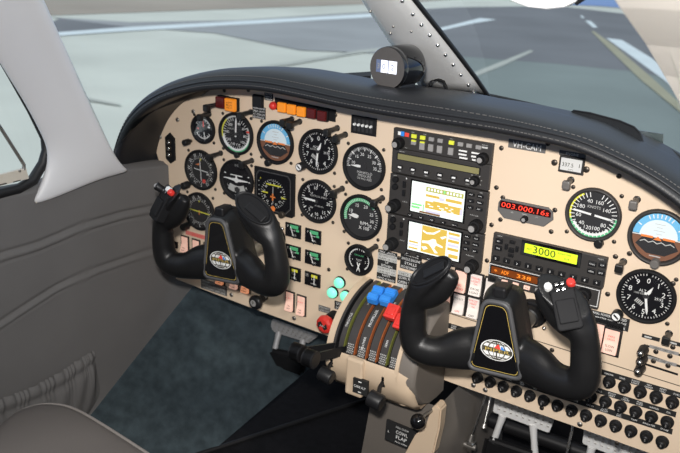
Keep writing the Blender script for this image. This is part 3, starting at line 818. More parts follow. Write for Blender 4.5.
mb = MB(); mb.flat([(-29, 2.2), (-29, .4), (0, -3.2), (29, .4), (29, 2.2), (0, 3.2)], -4.8, 'white'); mb.rect(-2, 0, 2, 9, -4.85, 'white'); mb.rect(-15, 8.6, 15, 10.8, -4.8, 'white'); mb.disc((0, 0), 5.5, -4.9, 'white', 20); mb.build('aircraft_symbol', t); screws4(t, 35)
# ---- HSI (square)
hx = -337; hz = -103
t = thing('horizontal_situation_indicator', 'square black compass instrument with yellow bars below the left attitude indicator', 'gauge', (hx, 0, hz))
mb = MB(); mb.prism([(-48, 44), (48, 44), (48, -40), (42, -44), (-48, -44)], -5, 0, 'blackmatt', bev=2); sq = [(34, 38), (40, 30), (41, -26), (30, -37), (-30, -37), (-41, -26), (-40, 30), (-34, 38)]
mb.prism(sq, -6.2, -4, 'black', bev=1); mb.build('case', t)
mb = MB(); mb.flat([(a * .95, b * .95) for a, b in sq[::-1]], -6.5, 'dial')
for k in range(len(sq)):
    a = sq[k]; b = sq[(k + 1) % len(sq)]; d = Vector((b[0] - a[0], b[1] - a[1])); n = Vector((-d.y, d.x)).normalized() * .9
    mb.flat([(a[0], a[1]), (b[0], b[1]), (b[0] + n.x, b[1] + n.y), (a[0] + n.x, a[1] + n.y)], -6.45, 'placardgrey')
Y = -6.8
for k in range(36): mb.tick((0, -3), 10 * k, 26 if k % 3 else 24.5, 29, .8, Y, 'white')
for k in range(12): mb.text(['N', '3', '6', 'E', '12', '15', 'S', '21', '24', 'W', '30', '33'][k], (21 * sin(radians(30 * k + 8)), -3 + 21 * cos(radians(30 * k + 8))), 4.6, Y, 'white', rot=30 * k + 8)
for zz_ in (18, 9, 0, -9): mb.disc((-34, zz_), 1.2, Y, 'offwhite', 10)
mb.flat([(-38, -16), (-29, -18), (-37, -22)], Y, 'yellow'); mb.flat([(20, -4), (32, -7), (20, -9)], Y, 'yellow'); mb.text('S', (-30, 24), 4, Y, 'yellow')
mb.build('dial', t)
mb = MB(); mb.rect(-16, 14, 19, 16.5, -7.3, 'yellow', X=rotp(0, 0, 0)); mb.rect(-26, -3.5, -12, -1, -7.3, 'yellow'); mb.rect(-.7, -22, .7, 12, -7.2, 'offwhite'); mb.build('course_needle', t)
mb = MB(); mb.rect(-1.6, -16, 1.6, -2, -7.6, 'orangeprint'); mb.rect(-6, -10, 6, -7.4, -7.6, 'orangeprint'); mb.disc((1, -32), 6, -7.6, 'orangeprint', 5); mb.build('aircraft_symbol', t)
mb = MB(); mb.flat([(a * .95, b * .95) for a, b in sq[::-1]], -8.6, 'glass'); mb.build('glass', t)
knob(t, 22, -40, 7, 12, 'bronze'); knob(t, -24, -40, 7, 12, 'bronze'); screws4(t, 41, (0, 1, 2))
# ---- VSI
t, R = gauge('vertical_speed_indicator', 'vertical speed indicator with white needle above the six small meters', -237.5, -101, 84)
mb = face(R); ticks(mb, R, -175, 175, 40, .74, .82, .8); ticks(mb, R, -160, 160, 8, .66, .82, 1.6)
nums(mb, R, [(-90, '0'), (-45, '5'), (-8, '10'), (48, '15'), (92, '20'), (180, '10'), (222, '5'), (140, '15')], .60, 6.2)
mb.text('VERTICAL SPEED', (3, 9.5), 3.6, YD - .3, 'offwhite'); mb.text('FT PER MIN', (5, -9), 2.6, YD - .3, 'offwhite'); mb.text('UP', (-12, 14), 3.2, YD - .3, 'white'); mb.text('DN', (-12, -14), 3.2, YD - .3, 'white')
mb.build('dial', t); needle(t, 273, 31, 3.8, 0); screws4(t, 35)
# ---- RPM
t, R = gauge('tachometer', 'tachometer with green rim ring reading RPM x 100 below manifold pressure gauge', -141.5, -112, 86)
mb = face(R, 'dialgrey'); mb.arc((0, 0), R * .70, R * .84, -105, 52, YD - .25, 'green'); ticks(mb, R, -105, 52, 26, .72, .82, .9)
ticks(mb, R, 58, 118, 8, .72, .82, .9)
nums(mb, R, [(-102, '5'), (-66, '10'), (-22, '15'), (22, '20'), (66, '25'), (98, '30'), (124, '35')], .54, 6.0)
mb.text('RPM', (7, -10), 6.2, YD - .3, 'white'); mb.text('X 100', (7, -19), 6.2, YD - .3, 'white'); mb.build('dial', t); needle(t, 272, 27, 7, 4, shape='fat'); needle(t, 285, 22, 5, 0, shape='fat', y=-5.2); screws4(t, 36)
# ---- EGT
t, R = gauge('exhaust_temperature_gauge', 'small round exhaust temperature gauge under the green-rimmed tachometer', -141.2, -194.6, 60)
mb = face(R); mb.arc((0, 0), R * .66, R * .72, -140, -10, YD - .3, 'white'); mb.arc((0, 0), R * .66, R * .72, 20, 140, YD - .3, 'white'); ticks(mb, R, -140, 140, 20, .62, .72, .9)
mb.text('EXHAUST', (0, 8.5), 3.2, YD - .3, 'green'); mb.text('EGT', (0, -1.5), 4.6, YD - .3, 'white'); mb.text('1', (-14, -2), 4, YD - .3, 'white'); mb.text('2', (14, -2), 4, YD - .3, 'white'); mb.build('dial', t)
needle(t, 160, 22, 2.2, 0, c=(-4, -3)); needle(t, 200, 22, 2.2, 0, c=(4, -3), y=-5.2); screws4(t, 26, (0, 1, 3))
# ---- small gauge top left
t, R = gauge('ammeter', 'small twin-scale gauge with red needle at the top left corner of panel', -514, -6, 60)
mb = face(R); mb.arc((0, 0), R * .62, R * .70, -60, 60, YD - .3, 'offwhite'); mb.arc((0, 0), R * .60, R * .68, 120, 240, YD - .3, 'white'); ticks(mb, R, -60, 60, 6, .52, .70, 1.2); ticks(mb, R, 120, 240, 6, .50, .68, 1.2); mb.rect(12, 4, 18, 7, YD - .35, 'white'); mb.text('AMP', (0, 7), 3.4, YD - .3, 'offwhite'); mb.rect(-16, -2, -11, 1, YD - .35, 'redflag'); mb.build('dial', t)
needle(t, -4, 20, 3.0, 0, m='redflag', c=(2, 2)); needle(t, 172, 20, 2.4, 0, c=(3, -3), y=-5.2); screws4(t, 25, (0, 2)); 
kx, kz = pp(189, 140.5); knob(t, kx + 514 + 6, kz + 6, 6.5, 22)
# ---- right hand gauges
def gref(R, t): pass
t, R = gauge('airspeed_indicator', 'round airspeed gauge with grey rim and green arc on the right panel', 262, -20, 84)
mb = face(R, 'dialgrey'); mb.arc((0, 0), R * .79, R * .86, 92, 250, YD - .25, 'green'); mb.arc((0, 0), R * .70, R * .79, 128, 240, YD - .25, 'white'); mb.arc((0, 0), R * .79, R * .86, 250, 330, YD - .25, 'yellow'); ticks(mb, R, 20, 345, 32, .66, .84, 1.2, y=YD - .4)
nums(mb, R, [(-62, '180'), (-20, '40'), (20, '160'), (62, '140'), (128, '80'), (160, '100'), (194, '120'), (225, '40'), (260, '60')], .52, 6.0)
mb.text('KNOTS', (0, 12), 4.2, YD - .3, 'offwhite'); mb.disc((0, 0), 2, YD - .4, 'offwhite', 12); mb.build('dial', t); needle(t, 96, 32, 3.2, 30, m='white')
[c for c in t.children if c.name.startswith('bezel')][0].data.materials[0] = M['charcoal']
screws4(t, 36); knob(t, 16, -41, 7, 14)
xx, zz = pp(657.5, 238.5, -8)
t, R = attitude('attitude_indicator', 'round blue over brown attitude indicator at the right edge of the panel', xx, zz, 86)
[c for c in t.children if c.name.startswith('bezel')][0].data.materials[0] = M['charcoal']
kx, kz = pp(655, 262); knob(t, kx - xx + 2, kz - zz + 2, 7, 18, 'hoodgrey')
t, R = altimeter('round black altimeter at the lower right of the panel above heater levers', 357, -129, 86, 25, 168)
screws4(t, 36, (1, 2)); kx, kz = pp(616, 314); knob(t, kx - 357 + 4, kz + 129 + 4, 8.5, 20, tip='white')
# ================================================================= post lights: short black posts with a hooded head
def post_mb(m='post'):
    mb = MB(); mb.cyl((0, 0, 0), (0, -27, 0), 4.3, 4.3, m, 14); mb.lathe([(5.6, 0), (5.6, -2), (4.3, -2.4)], m, seg=14)
    return mb
def hood_mb(m='post'):
    mb = MB(); mb.box((0, -31, -2.5), (11.5, 11, 13), m, bev=2.2); return mb
PL = [((219, 104), 'above the small gauge at the top left corner', 'post', 1.15), ((209.5, 114), 'touching the rim of the small top left gauge', 'post', 0.9),
      ((251, 112), 'right of the left airspeed indicator top', 'post', 1), ((292, 119), 'nearest above the left attitude indicator', 'post', .9), ((300, 121.5), 'between left attitude indicator and altimeter', 'post', 1),
      ((337.5, 128), 'above the left altimeter rim', 'post', 1.1), ((345.5, 134.5), 'left of the manifold pressure gauge', 'post', 1), ((221, 153), 'between course indicator and turn coordinator', 'post', 1.1),
      ((252, 160.5), 'between turn coordinator and square compass', 'post', 1), ((342.5, 188.5), 'right of the vertical speed indicator top', 'post', 1), ((382.5, 198), 'between tachometer and radio stack', 'post', 1),
      ((376, 246.5), 'above the exhaust temperature gauge', 'post', .9), ((571, 180), 'with grey hood below the white hour meter', 'hoodgrey', .75), ((637, 199.5), 'with grey hood above the right attitude indicator', 'hoodgrey', .75),
      ((623.5, 261.5), 'above the right altimeter', 'post', .85), ((669, 333.5), 'above the heater control levers', 'post', .7)]
p0 = None
for (px, py), where, hm, s in PL:
    x, z = pp(px, py)
    lab = 'black hooded post light ' + where if hm == 'post' else 'black post light ' + where
    if p0 is None or hm != p0[1]:
        t = thing('post_light', lab, 'post light', (x, 0, z), 'post lights on the instrument panel'); post_mb('post').build('post', t); hood_mb(hm).build('hood', t)
        p0 = (t, hm)
    else:
        t = dup(p0[0], (x, 0, z), lab)
    t.scale = (1, s, 1)
# ================================================================= centre radio stack
SX = 5.5      # centre of the stack
FY = -9.0     # front of the bezels
def fp(px, py, cx, cz, y=FY):
    p = at(px, py, y); return (p.x - cx, p.z - cz)
def unit(name, label, cat, cx, cz, w, h, m='charcoal', dep=9):
    t = thing(name, label, cat, (cx, 0, cz))
    mb = MB(); mb.box((0, -dep / 2, 0), (w, dep, h), m, bev=1.2); mb.build('body', t)
    return t
def key(t, x, z, w, h, m='black', y=FY, name='key', text=None, tm='white', th=2.0, d=2.6, lab=None, bev=.6):
    mb = MB(); mb.box((x, y - d / 2, z), (w, d + 1, h), m, bev=bev)
    if text: mb.text(text, (x, z), th, y - d - .65, tm)
    o = mb.build(name, t)
    if lab: o['label'] = lab
    return o
def knobs2(t, x, z, r0, L0, r1, L1, y=FY, m='blackmatt', tipm='keygrey', name='knob'):
    mb = MB(); mb.cyl((x, y, z), (x, y - L0, z), r0, r0 * .92, m, 24, bev=1)
    for k in range(20):
        an = 2 * pi * k / 20; mb.box((x + r0 * .97 * cos(an), y - L0 * .5, z + r0 * .97 * sin(an)), (.8, L0 * .8, .8), m)
    o = mb.build(name, t)
    mb = MB(); mb.cyl((x, y - L0, z), (x, y - L1, z), r1, r1 * .9, m, 20, bev=.8); mb.disc((x, z), r1 * .75, y - L1 - .05, tipm, 16)
    mb.build('inner_knob', o)
    return o
# ---- audio panel
cz = 46
t = unit('audio_panel', 'top unit of the radio stack with two rows of lit grey keys', 'radio', SX, cz, 178, 34)
W = lambda px, py: fp(px, py, SX, cz)
x, z = W(401, 134); mb = MB()
mb.rect(-80, 6, -74, 12, FY - .3, 'white'); mb.rect(-74.5, 5, -68, 13, FY - .35, 'blue'); mb.rect(-67, 5, -59, 12, FY - .3, 'redflag')
mb.text('MKR', (-52, 14.3), 1.8, FY - .3, 'offwhite'); mb.text('COM', (-30, 14.3), 1.8, FY - .3, 'offwhite'); mb.text('NAV', (18, 14.3), 1.8, FY - .3, 'offwhite')
mb.build('marker_lamps', t)
for i in range(8):
    xx = [-49, -33, -17, -1, 19, 35, 50, 66][i]
    lit = i in (0, 1, 4)
    key(t, xx, 8.5, 9, 6.5, 'yellowbtn' if lit else 'keygrey', lab='yellow lit key' if lit else None)
for i, xx in enumerate((-49, -33, -17, -1, 19)):
    key(t, xx, -6 if i else -3, 9, 12 if i else 6, 'keygrey' if i != 1 else 'keygrey', text=None)
    if i < 2: key(t, xx, 0.5, 8, 3, 'yellowbtn', lab='yellow lit key')
for xx in (40, 62):
    for zz in (-2, -8, -13.5): key(t, xx + (2 if zz < -10 else 0), zz, 14, 2.6, 'white' if zz < 0 else 'keygrey', d=1.2, bev=.3)
knobs2(t, -75, -7, 9.5, 14, 6.5, 20); knobs2(t, 76, -8, 9.5, 12, 6, 18)
mb = MB(); mb.text('PHONE', (76, 13.2), 2.0, FY - .3, 'offwhite'); mb.rect(71, 8, 81, 10.6, FY - .3, 'offwhite'); mb.text('VOL', (-63, -14), 1.8, FY - .3, 'offwhite'); mb.build('lettering', t)
# ---- strip display unit
cz = 7
t = unit('navigation_radio', 'slim radio unit with long olive display strip and six keys below it', 'radio', SX, cz, 178, 43)
mb = MB(); mb.prism([(-79, 14.5), (73, 14.5), (73, 2.5), (-79, 2.5)], FY - 1.2, FY, 'blackmatt'); mb.rect(-77, 3.6, 71, 13.4, FY - 1.4, 'lcddim'); mb.build('display', t)
for i in range(6):
    xx = -72 + i * 25; key(t, xx, -9.5, 10, 6, 'black', text='KEY' if False else None); mb = MB(); mb.rect(xx - 2.5, -11, xx + 4, -8, FY - 3.3, 'white'); mb.build('key_mark', t.children[-1])
mb = MB()
for i in range(6): mb.text(['CH', 'USE', 'FREQ', 'TMR', 'SET', 'MEM'][i], (-72 + i * 25, -16.5), 2.2, FY - .3, 'offwhite')
mb.text('VHF NAV', (-70, 17.4), 2, FY - .3, 'offwhite'); mb.build('lettering', t)
knobs2(t, 66, -8, 8, 9, 5, 14)
mb = MB()
for a in range(-120, 121, 40): mb.tick((66, -8), a, 9.5, 11.5, .9, FY - .3, 'offwhite')
mb.build('knob_scale', t)
# ---- two GPS navigators
def gps(label, cz, h, which):
    t = unit('gps_navigator', label, 'GPS', SX, cz, 180, h, dep=9)
    sx0, sx1, sz1, sz0 = -46, 51, h / 2 - 5, -h / 2 + 12.5
    mb = MB(); mb.prism([(sx0 - 3, sz1 + 2.5), (sx1 + 3, sz1 + 2.5), (sx1 + 3, sz0 - 2.5), (sx0 - 3, sz0 - 2.5)], FY - 1.6, FY, 'blackgloss', bev=.8); o = mb.build('screen_surround', t)
    mb = MB(); Y = FY - 1.9; mb.rect(sx0, sz0, sx1, sz1, Y, 'screen'); Y -= .15
    w = sx1 - sx0; H = sz1 - sz0
    R_ = lambda u0, v0, u1, v1, m, dy=0: mb.rect(sx0 + u0 * w, sz1 - v1 * H, sx0 + u1 * w, sz1 - v0 * H, Y - dy, m)
    if which == 1:
        R_(.28, .10, .98, .25, 'screenolive')
        for k in range(11): R_(.31 + k * .06, .13, .345 + k * .06, .21, 'screen' if k not in (5,) else 'screengreen', .15)
        R_(.28, .34, .54, .42, 'screenochre'); R_(.54, .37, .64, .47, 'screenlav'); R_(.66, .35, .96, .45, 'screenochre')
        R_(.28, .56, .97, .80, 'screenochre'); R_(.43, .52, .72, .62, 'screenochre', .05)
        for k in range(14): u = random.uniform(.29, .9); v = random.choice((.64, .70, .76)); R_(u, v, u + .05, v + .03, 'screen', .2)
        R_(.02, .72, .22, .78, 'screengreen'); R_(.02, .81, .18, .88, 'screengreen'); R_(.24, .70, .26, .92, 'screengreen')
        R_(.18, .93, .58, .99, 'screenbrown'); R_(.30, .86, .58, .93, 'screenlav'); R_(.94, .60, .99, .80, 'screenlav', .1)
    else:
        R_(.26, .02, .74, .96, 'screenochre'); R_(.77, .05, .98, .14, 'screenochre'); R_(.77, .19, .98, .28, 'screenlav'); R_(.77, .30, .98, .40, 'screenochre'); R_(.77, .45, .98, .54, 'screenlav'); R_(.77, .58, .98, .68, 'screenochre'); R_(.80, .80, .98, .93, 'screenochre')
        P = lambda pts: mb.flat([(sx0 + u * w, sz1 - v * H) for u, v in pts], Y - .25, 'screen')
        P([(.28, .18), (.36, .24), (.48, .20), (.60, .06), (.62, .08), (.50, .26), (.36, .30), (.28, .24)])
        P([(.28, .56), (.40, .52), (.48, .42), (.54, .42), (.56, .54), (.68, .60), (.68, .66), (.55, .62), (.52, .74), (.60, .88), (.54, .90), (.46, .72), (.40, .62), (.28, .64)])
        P([(.62, .30), (.72, .22), (.74, .26), (.66, .36)]); P([(.27, .78), (.36, .74), (.40, .80), (.32, .88)])
        R_(.02, .66, .20, .72, 'screenochre'); R_(.02, .76, .22, .82, 'screenlav'); R_(.02, .88, .20, .94, 'screenochre')
    mb.build('screen', t)
    for xx, zz in ((-78, h / 2 - 9), (-78, h / 2 - 22)): mb = MB(); mb.cyl((xx, FY, zz), (xx, FY - 6, zz), 5.6, 5, 'blackmatt', 18, bev=.6); mb.build('small_knob', t)
    for zz in (h / 2 - 15, h / 2 - 30): key(t, -61, zz, 5.5, 11, 'black')
    for k in range(5): key(t, -46 + k * 21, -h / 2 + 4.6, 9, 4, 'black', text=['CDI', 'OBS', 'MSG', 'FPL', 'PROC'][k], th=1.9)
    for xx in (60, 76):
        for zz, s in ((h / 2 - 8, ''), (h / 2 - 19, ''), (h / 2 - 30, '')):
            key(t, xx + 2, zz, 11, 5.5, 'black', text={60: {8: 'RNG', 19: 'D', 30: 'CLR'}, 76: {8: 'RNG', 19: 'MENU', 30: 'ENT'}}[xx][int(round(h / 2 - zz))], th=2.0)
    knobs2(t, -75, -h / 2 + 17, 10.5, 16, 7.2, 29); knobs2(t, 77, -h / 2 + 13, 10.5, 16, 7.2, 26)
    mb = MB(); mb.text('COM', (-80, h / 2 - 2.6), 2, FY - .3, 'offwhite'); mb.text('PUSH SQ', (-58, -h / 2 + 25), 2, FY - .3, 'offwhite'); mb.text('PUSH CRSR', (70, -h / 2 + 28), 2, FY - .3, 'offwhite'); mb.text('GPS', (78, h / 2 - 2.8), 2, FY - .3, 'offwhite'); mb.disc((-58, h / 2 - 4), 1.4, FY - .4, 'white', 10); mb.build('lettering', t)
    return t
gps('upper colour GPS navigator with white and ochre screen in the radio stack', -52.3, 71, 1)
gps('lower colour GPS navigator showing an ochre map at the stack bottom', -124.5, 69, 2)
# ================================================================= right radios
cx, cz = 203, -107
t = unit('transponder', 'radio with bright yellow-green display reading 3000', 'radio', cx, cz, 183, 51)
W = lambda px, py: fp(px, py, cx, cz)
a = W(524, 240); b = W(578.5, 268)
x0, z1 = W(525.5, 242.9); x1, z0 = W(576.7, 264.4)
mb = MB(); mb.prism([(x0 - 6, z1 + 5), (x1 + 6, z1 + 5), (x1 + 6, z0 - 5), (x0 - 6, z0 - 5)], FY - 1.2, FY, 'blackgloss', bev=.6); mb.rect(x0, z0, x1, z1, FY - 1.5, 'lcdgreen'); mb.text('3000', ((x0 + x1) / 2 - 10, (z0 + z1) / 2 + .5), 12, FY - 1.8, 'lcdink', w=36)
mb.text('ALT', (x0 + 8, (z0 + z1) / 2), 3, FY - 1.8, 'lcdink'); mb.text('FLIGHT TIME', (x1 - 20, (z0 + z1) / 2 + 4), 2.6, FY - 1.8, 'lcdink'); mb.text('0:14', (x1 - 16, (z0 + z1) / 2 - 3), 3, FY - 1.8, 'lcdink')
mb.build('display', t)
zr = -16.5
for k in range(10):
    key(t, -82 + k * 18.2, zr, 11, 8, 'black', text=['0', '1', '2', '3', '4', '5', '6', '7', '8', '9'][k], th=3.6)
for xx, zz, s in ((-80, 14, 'IDT'), (-80, 1.5, 'VFR'), (71, 12, 'FUNC'), (71, 0, 'CRSR'), (86, 14, 'CLR'), (86, 1, 'ENT')): key(t, xx, zz, 12, 8, 'black', text=s, th=2.4)
for xx, zz, ww, hh, an in ((-58, 17, 9, 5, 0), (-58, 3, 9, 8, 0), (-67, 7, 5, 9, 20), (-49, 7, 5, 9, -20), (-58, -6, 9, 5, 0)): key(t, xx, zz, ww, hh, 'black')
mb = MB(); mb.text('XPDR', (-80, 22), 2.2, FY - .3, 'offwhite'); mb.text('MODE', (82, 22), 2.2, FY - .3, 'offwhite'); mb.build('lettering', t)
cx, cz = 201, -151
t = unit('direction_finder', 'radio with glowing amber digits below the yellow-green display', 'radio', cx, cz, 182, 35)
mb = MB(); mb.flat([(-90, 15.6), (90, 15.6), (90, 14.6), (-90, 14.6)], FY - .3, 'white'); mb.rect(-90, -2.5, -89, 15.6, FY - .32, 'white'); mb.rect(89, -13, 90, 15.6, FY - .32, 'white'); mb.rect(-90, -3.4, 48, -2.5, FY - .3, 'white'); mb.rect(48, -13, 90, -12, FY - .3, 'white'); mb.rect(62, -3.5, 78, -2.8, FY - .3, 'white'); mb.build('border_line', t)
mb = MB(); mb.prism([(-87, 13), (47, 13), (47, -1), (-87, -1)], FY - 1, FY, 'blackgloss'); mb.rect(-86, 0, 46, 12, FY - 1.2, 'ledwin')
for s, xx, w in (('*', -78, 5), ('ADF', -62, 13), ('338', -30, 24), ('4', 1, 6), (':', 6, 1.5), ('26', 14, 13), ('FLT', 33, 14)): mb.text(s, (xx, 6), 6.5 if s != '*' else 5, FY - 1.5, 'ledamber', w=w)
mb.build('display', t)
for k in range(6): key(t, -86 + k * 19 + (6 if k else 4), -10, 10, 6.5, ['black', 'rockerlit', 'rockerlit', 'rockerlit', 'keygrey', 'keygrey'][k], lab='pink lit key' if k in (1, 2, 3) else None, text=['TST', 'ADF', 'BFO', 'FRQ', 'FLT', 'SET'][k], tm='lcdink', th=2.2)
mb = MB(); mb.text('ADF', (-70, -6), 2.0, FY - .3, 'offwhite'); mb.text('FRQ', (6, -5.4), 2.0, FY - .3, 'offwhite'); mb.build('lettering', t)
knobs2(t, 68, 4, 11, 12, 7, 20)
# ---- LED display octagon
cx, cz = 157, -39.5
t = thing('timer_display', 'small octagonal panel display with glowing red digits left of right airspeed indicator', 'display', (cx, 0, cz))
mb = MB(); mb.prism([(-40, 16), (36, 16), (44, 10), (46, -2), (33, -16), (-33, -16), (-45, -5), (-45, 9)], -4, 0, 'placardgrey', bev=1); mb.build('body', t)
mb = MB(); mb.prism([(-41, 13), (38, 13), (42, 9), (42, 1), (-42, 1), (-42, 10)], -4.8, -4, 'ledwindark')
for k, s in enumerate('005.000.16s'): pass
mb.text('003.000.16s', (0, 7), 8.4, -5.1, 'bulkled', w=78, lean=.12); mb.build('display', t)
mb = MB(); mb.text('SEL', (-20, -3), 2.2, -4.3, 'offwhite'); mb.text('TEMP', (0, -2.6), 2.2, -4.3, 'offwhite'); mb.text('ADJ', (20, -3), 2.2, -4.3, 'offwhite'); mb.build('lettering', t)
mb = MB(); mb.cyl((2, -4, -9), (2, -13, -9), 5.5, 5, 'blackmatt', 18, bev=.6); mb.disc((2, -9), 3, -13.1, 'keygrey', 14); mb.build('knob', t)
# ---- hour meter with its label
mx, mz = pp(571.3, 165.2, -4)
t = thing('hour_meter', 'silver rectangular liquid crystal hour meter near the top of right panel', 'meter', (mx, 0, mz))
mb = MB(); mb.prism([(-19, 13), (19, 13), (19, -13), (-19, -13)], -5, 0, 'frame', bev=1.2); mb.build('case', t)
mb = MB(); mb.rect(-16, -9, 16, 10, -5.3, 'lcdgrey'); mb.text('337.5', (-5, 0), 6, -5.5, 'lcdink', w=17); mb.rect(12, -2, 13, 4, -5.5, 'lcdink'); mb.text('QUARTZ', (0, -7), 1.8, -5.5, 'lcdink'); mb.build('display', t)
for sx in (-1, 1):
    x_, z_ = pp(*((554.5, 162.5) if sx < 0 else (586.5, 169.5))); mb = screw_mb(5, 'bronze'); o = mb.build('screw', t, (x_ - mx, 0, z_ - mz))
# ================================================================= placards
def placard(name, label, p0, p1, m, lines, tm='white', th=None, d=.8, cols=None):
    a = pp(*p0); b = pp(*p1)
    cx = (a[0] + b[0]) / 2; cz = (a[1] + b[1]) / 2; w = abs(b[0] - a[0]); h = abs(a[1] - b[1])
    o = MB(); o.prism([(-w / 2, h / 2), (w / 2, h / 2), (w / 2, -h / 2), (-w / 2, -h / 2)], -d, 0, m)
    n = len(lines)
    for i, s in enumerate(lines):
        hh = h / n * .62 if th is None else th
        o.text(s, (0, h / 2 - h * (i + .5) / n), hh, -d - .2, tm, w=min(w * .86, hh * len(s) * .78))
    return tag(o.build(name, None, (cx, 0, cz)), label, 'placard')
def placard_c(name, label, c, w, h, m, lines, tm='white', th=None):
    x, z = pp(*c); o = MB(); d = .8; o.prism([(-w / 2, h / 2), (w / 2, h / 2), (w / 2, -h / 2), (-w / 2, -h / 2)], -d, 0, m); n = len(lines)
    for i, s in enumerate(lines):
        mm = tm
        if isinstance(s, tuple):
            s, bgm, mm = s; o.rect(-w / 2, h / 2 - h * (i + 1) / n, w / 2, h / 2 - h * i / n, -d - .05, bgm)
        hh = h / n * .62 if th is None else th
        if s: o.text(s, (0, h / 2 - h * (i + .5) / n), hh, -d - .2, mm, w=min(w * .88, hh * len(s) * .80))
    return tag(o.build(name, None, (x, 0, z)), label, 'placard')
placard_c('registration_placard', 'dark grey registration placard reading VH-CAM in white letters', (527, 146), 60, 14, 'placardgrey', ['VH-CAM'], th=9.5)
placard_c('hour_meter_placard', 'small grey placard reading ENGINE above the hour meter', (572.5, 154.3), 40, 7.5, 'placardgrey', ['ENGINE'], th=4)
placard_c('warning_placard', 'small black placard between black square button and red lamp', (268.9, 96.8), 20, 14, 'placard', ['CAUTION', 'GEAR UP', 'LTS DIM'])
placard_c('speed_placard', 'black text placard just left above the left attitude indicator', (259.2, 112.8), 31, 23, 'placard', ['MANEUVERING', 'SPEED 136 KTS', 'AT 4200 LBS', 'SEE MANUAL'])
placard_c('red_text_placard', 'red lettered strip above the upper left rocker switches', (197.5, 235.5), 66, 9, 'redpale', ['EMERGENCY'], tm='redflag', th=4)
placard_c('limits_placard', 'framed grey text placard on the lower left panel edge', (214, 287), 72, 23, 'placardgrey', ['THIS AIRCRAFT MUST BE', 'OPERATED AS A NORMAL', 'CATEGORY AIRPLANE'], tm='offwhite')
placard_c('grey_text_placard', 'small grey placard just above the red knob', (324.5, 309.3), 27, 13, 'placardgrey', ['EMERGENCY', 'GEAR EXT'], tm='offwhite')
placard_c('black_gear_placard', 'small black placard below the three green lamps', (340, 306), 24, 17, 'placard', ['GEAR', 'DOWN'])
placard_c('black_white_placard', 'tall black and white text placard below lower GPS left knob', (387, 266), 39, 58, 'placard', ['MAX SPEEDS', ('BEST ANGLE OF CLIMB', 'offwhite', 'lcdink'), ('FLAPS 10 163', 'offwhite', 'lcdink'), 'UP', 'BETWEEN', ('GEAR EXT 130', 'offwhite', 'lcdink'), ('GEAR RET 109', 'offwhite', 'lcdink'), 'KNOTS', 'DEMO X-WIND'])
placard_c('upper_heat_placard', 'black framed text placard directly under lower GPS centre', (411, 262), 42, 32, 'placard', ['WARNING', 'SINGLE ENGINE', 'STALLS', 'NOT RECOMMENDED'])
placard_c('lower_heat_placard', 'black text placard right of the blue propeller levers', (407, 281), 38, 33, 'placard', [('CHECK LIST', 'offwhite', 'lcdink'), 'COWL FLAPS', 'OPEN TAXI', ('USE', 'offwhite', 'lcdink')])
placard_c('breaker_text_placard', 'dark placard with three white text lines above the right rocker switches', (606, 319.5), 70, 21, 'placard', ['EXTERNAL POWER TO BE USED', 'WITH MASTER SWITCH OFF', 'SEE OPERATING HANDBOOK'])
# ================================================================= annunciators, toggles, small meters, lamps
def pushlight(name, label, px, py, m, s=19, d=13, group=None, cat='warning light', text=None):
    x, z = pp(px, py); t = thing(name, label, cat, (x, 0, z), group)
    mb = MB(); mb.box((0, -d * .25, 0), (s + 2, d * .5, s + 2), 'blackmatt', bev=.6); mb.build('housing', t)
    mb = MB(); mb.box((0, -d * .72, 0), (s, d * .56, s), m, bev=1.6)
    if text:
        for i, q in enumerate(text): mb.text(q, (0, (len(text) - 1) * 2.4 - i * 4.8), 3.4, -d - .3, 'lcdink', w=s * .6)
    mb.build('lens', t); return t
pushlight('warning_light', 'dark maroon square push light above the left airspeed indicator', 224.8, 101.5, 'maroon', 22, 16)
pushlight('warning_light', 'bright orange square push light above the left airspeed indicator', 234.5, 104, 'orange', 24, 16, text=('LOW', 'BUS', 'ALT'))
pushlight('blank_button', 'plain black square button left of the eyebrow light strip', 259, 101, 'black', 22, 8, cat='button')
t = thing('eyebrow_strip', 'black mounting strip carrying the orange and maroon eyebrow lights', 'light strip', (0, 0, 0))
a = pp(277, 103.5); b = pp(333.5, 115.5)
mb = MB(); mb.prism([(a[0] - 4, a[1] + 11), (b[0] + 5, b[1] + 11), (b[0] + 5, b[1] - 11), (a[0] - 4, a[1] - 11)], -2.5, 0, 'blackmatt', bev=.8); mb.build('mounting_plate', t)
x, z = pp(274.4, 105.5)
t = thing('red_lamp', 'small round red lamp at the left end of eyebrow lights', 'lamp', (x, 0, z))
mb = MB(); mb.cyl((0, 0, 0), (0, -5, 0), 8, 8, 'red', 8); mb.build('collar', t); mb = MB(); mb.sphere((0, -6, 0), 7, 'red', sc=(1, .8, 1)); mb.build('lens', t)
for i, (px, py, m, w) in enumerate(((285.5, 106.5, 'orange', 'orange square eyebrow light nearest to the small red lamp'), (295, 108.5, 'orange', 'middle orange square eyebrow light'), (304.8, 110.8, 'orange', 'orange square eyebrow light next to the maroon ones'), (315, 112.5, 'maroon', 'maroon square eyebrow light next to the orange ones'), (325.3, 115, 'maroon', 'maroon square eyebrow light at the right end'))):
    t = pushlight('eyebrow_light', w, px, py, m, 18, 12, 'eyebrow lights')
    t.location.y = -0.0025
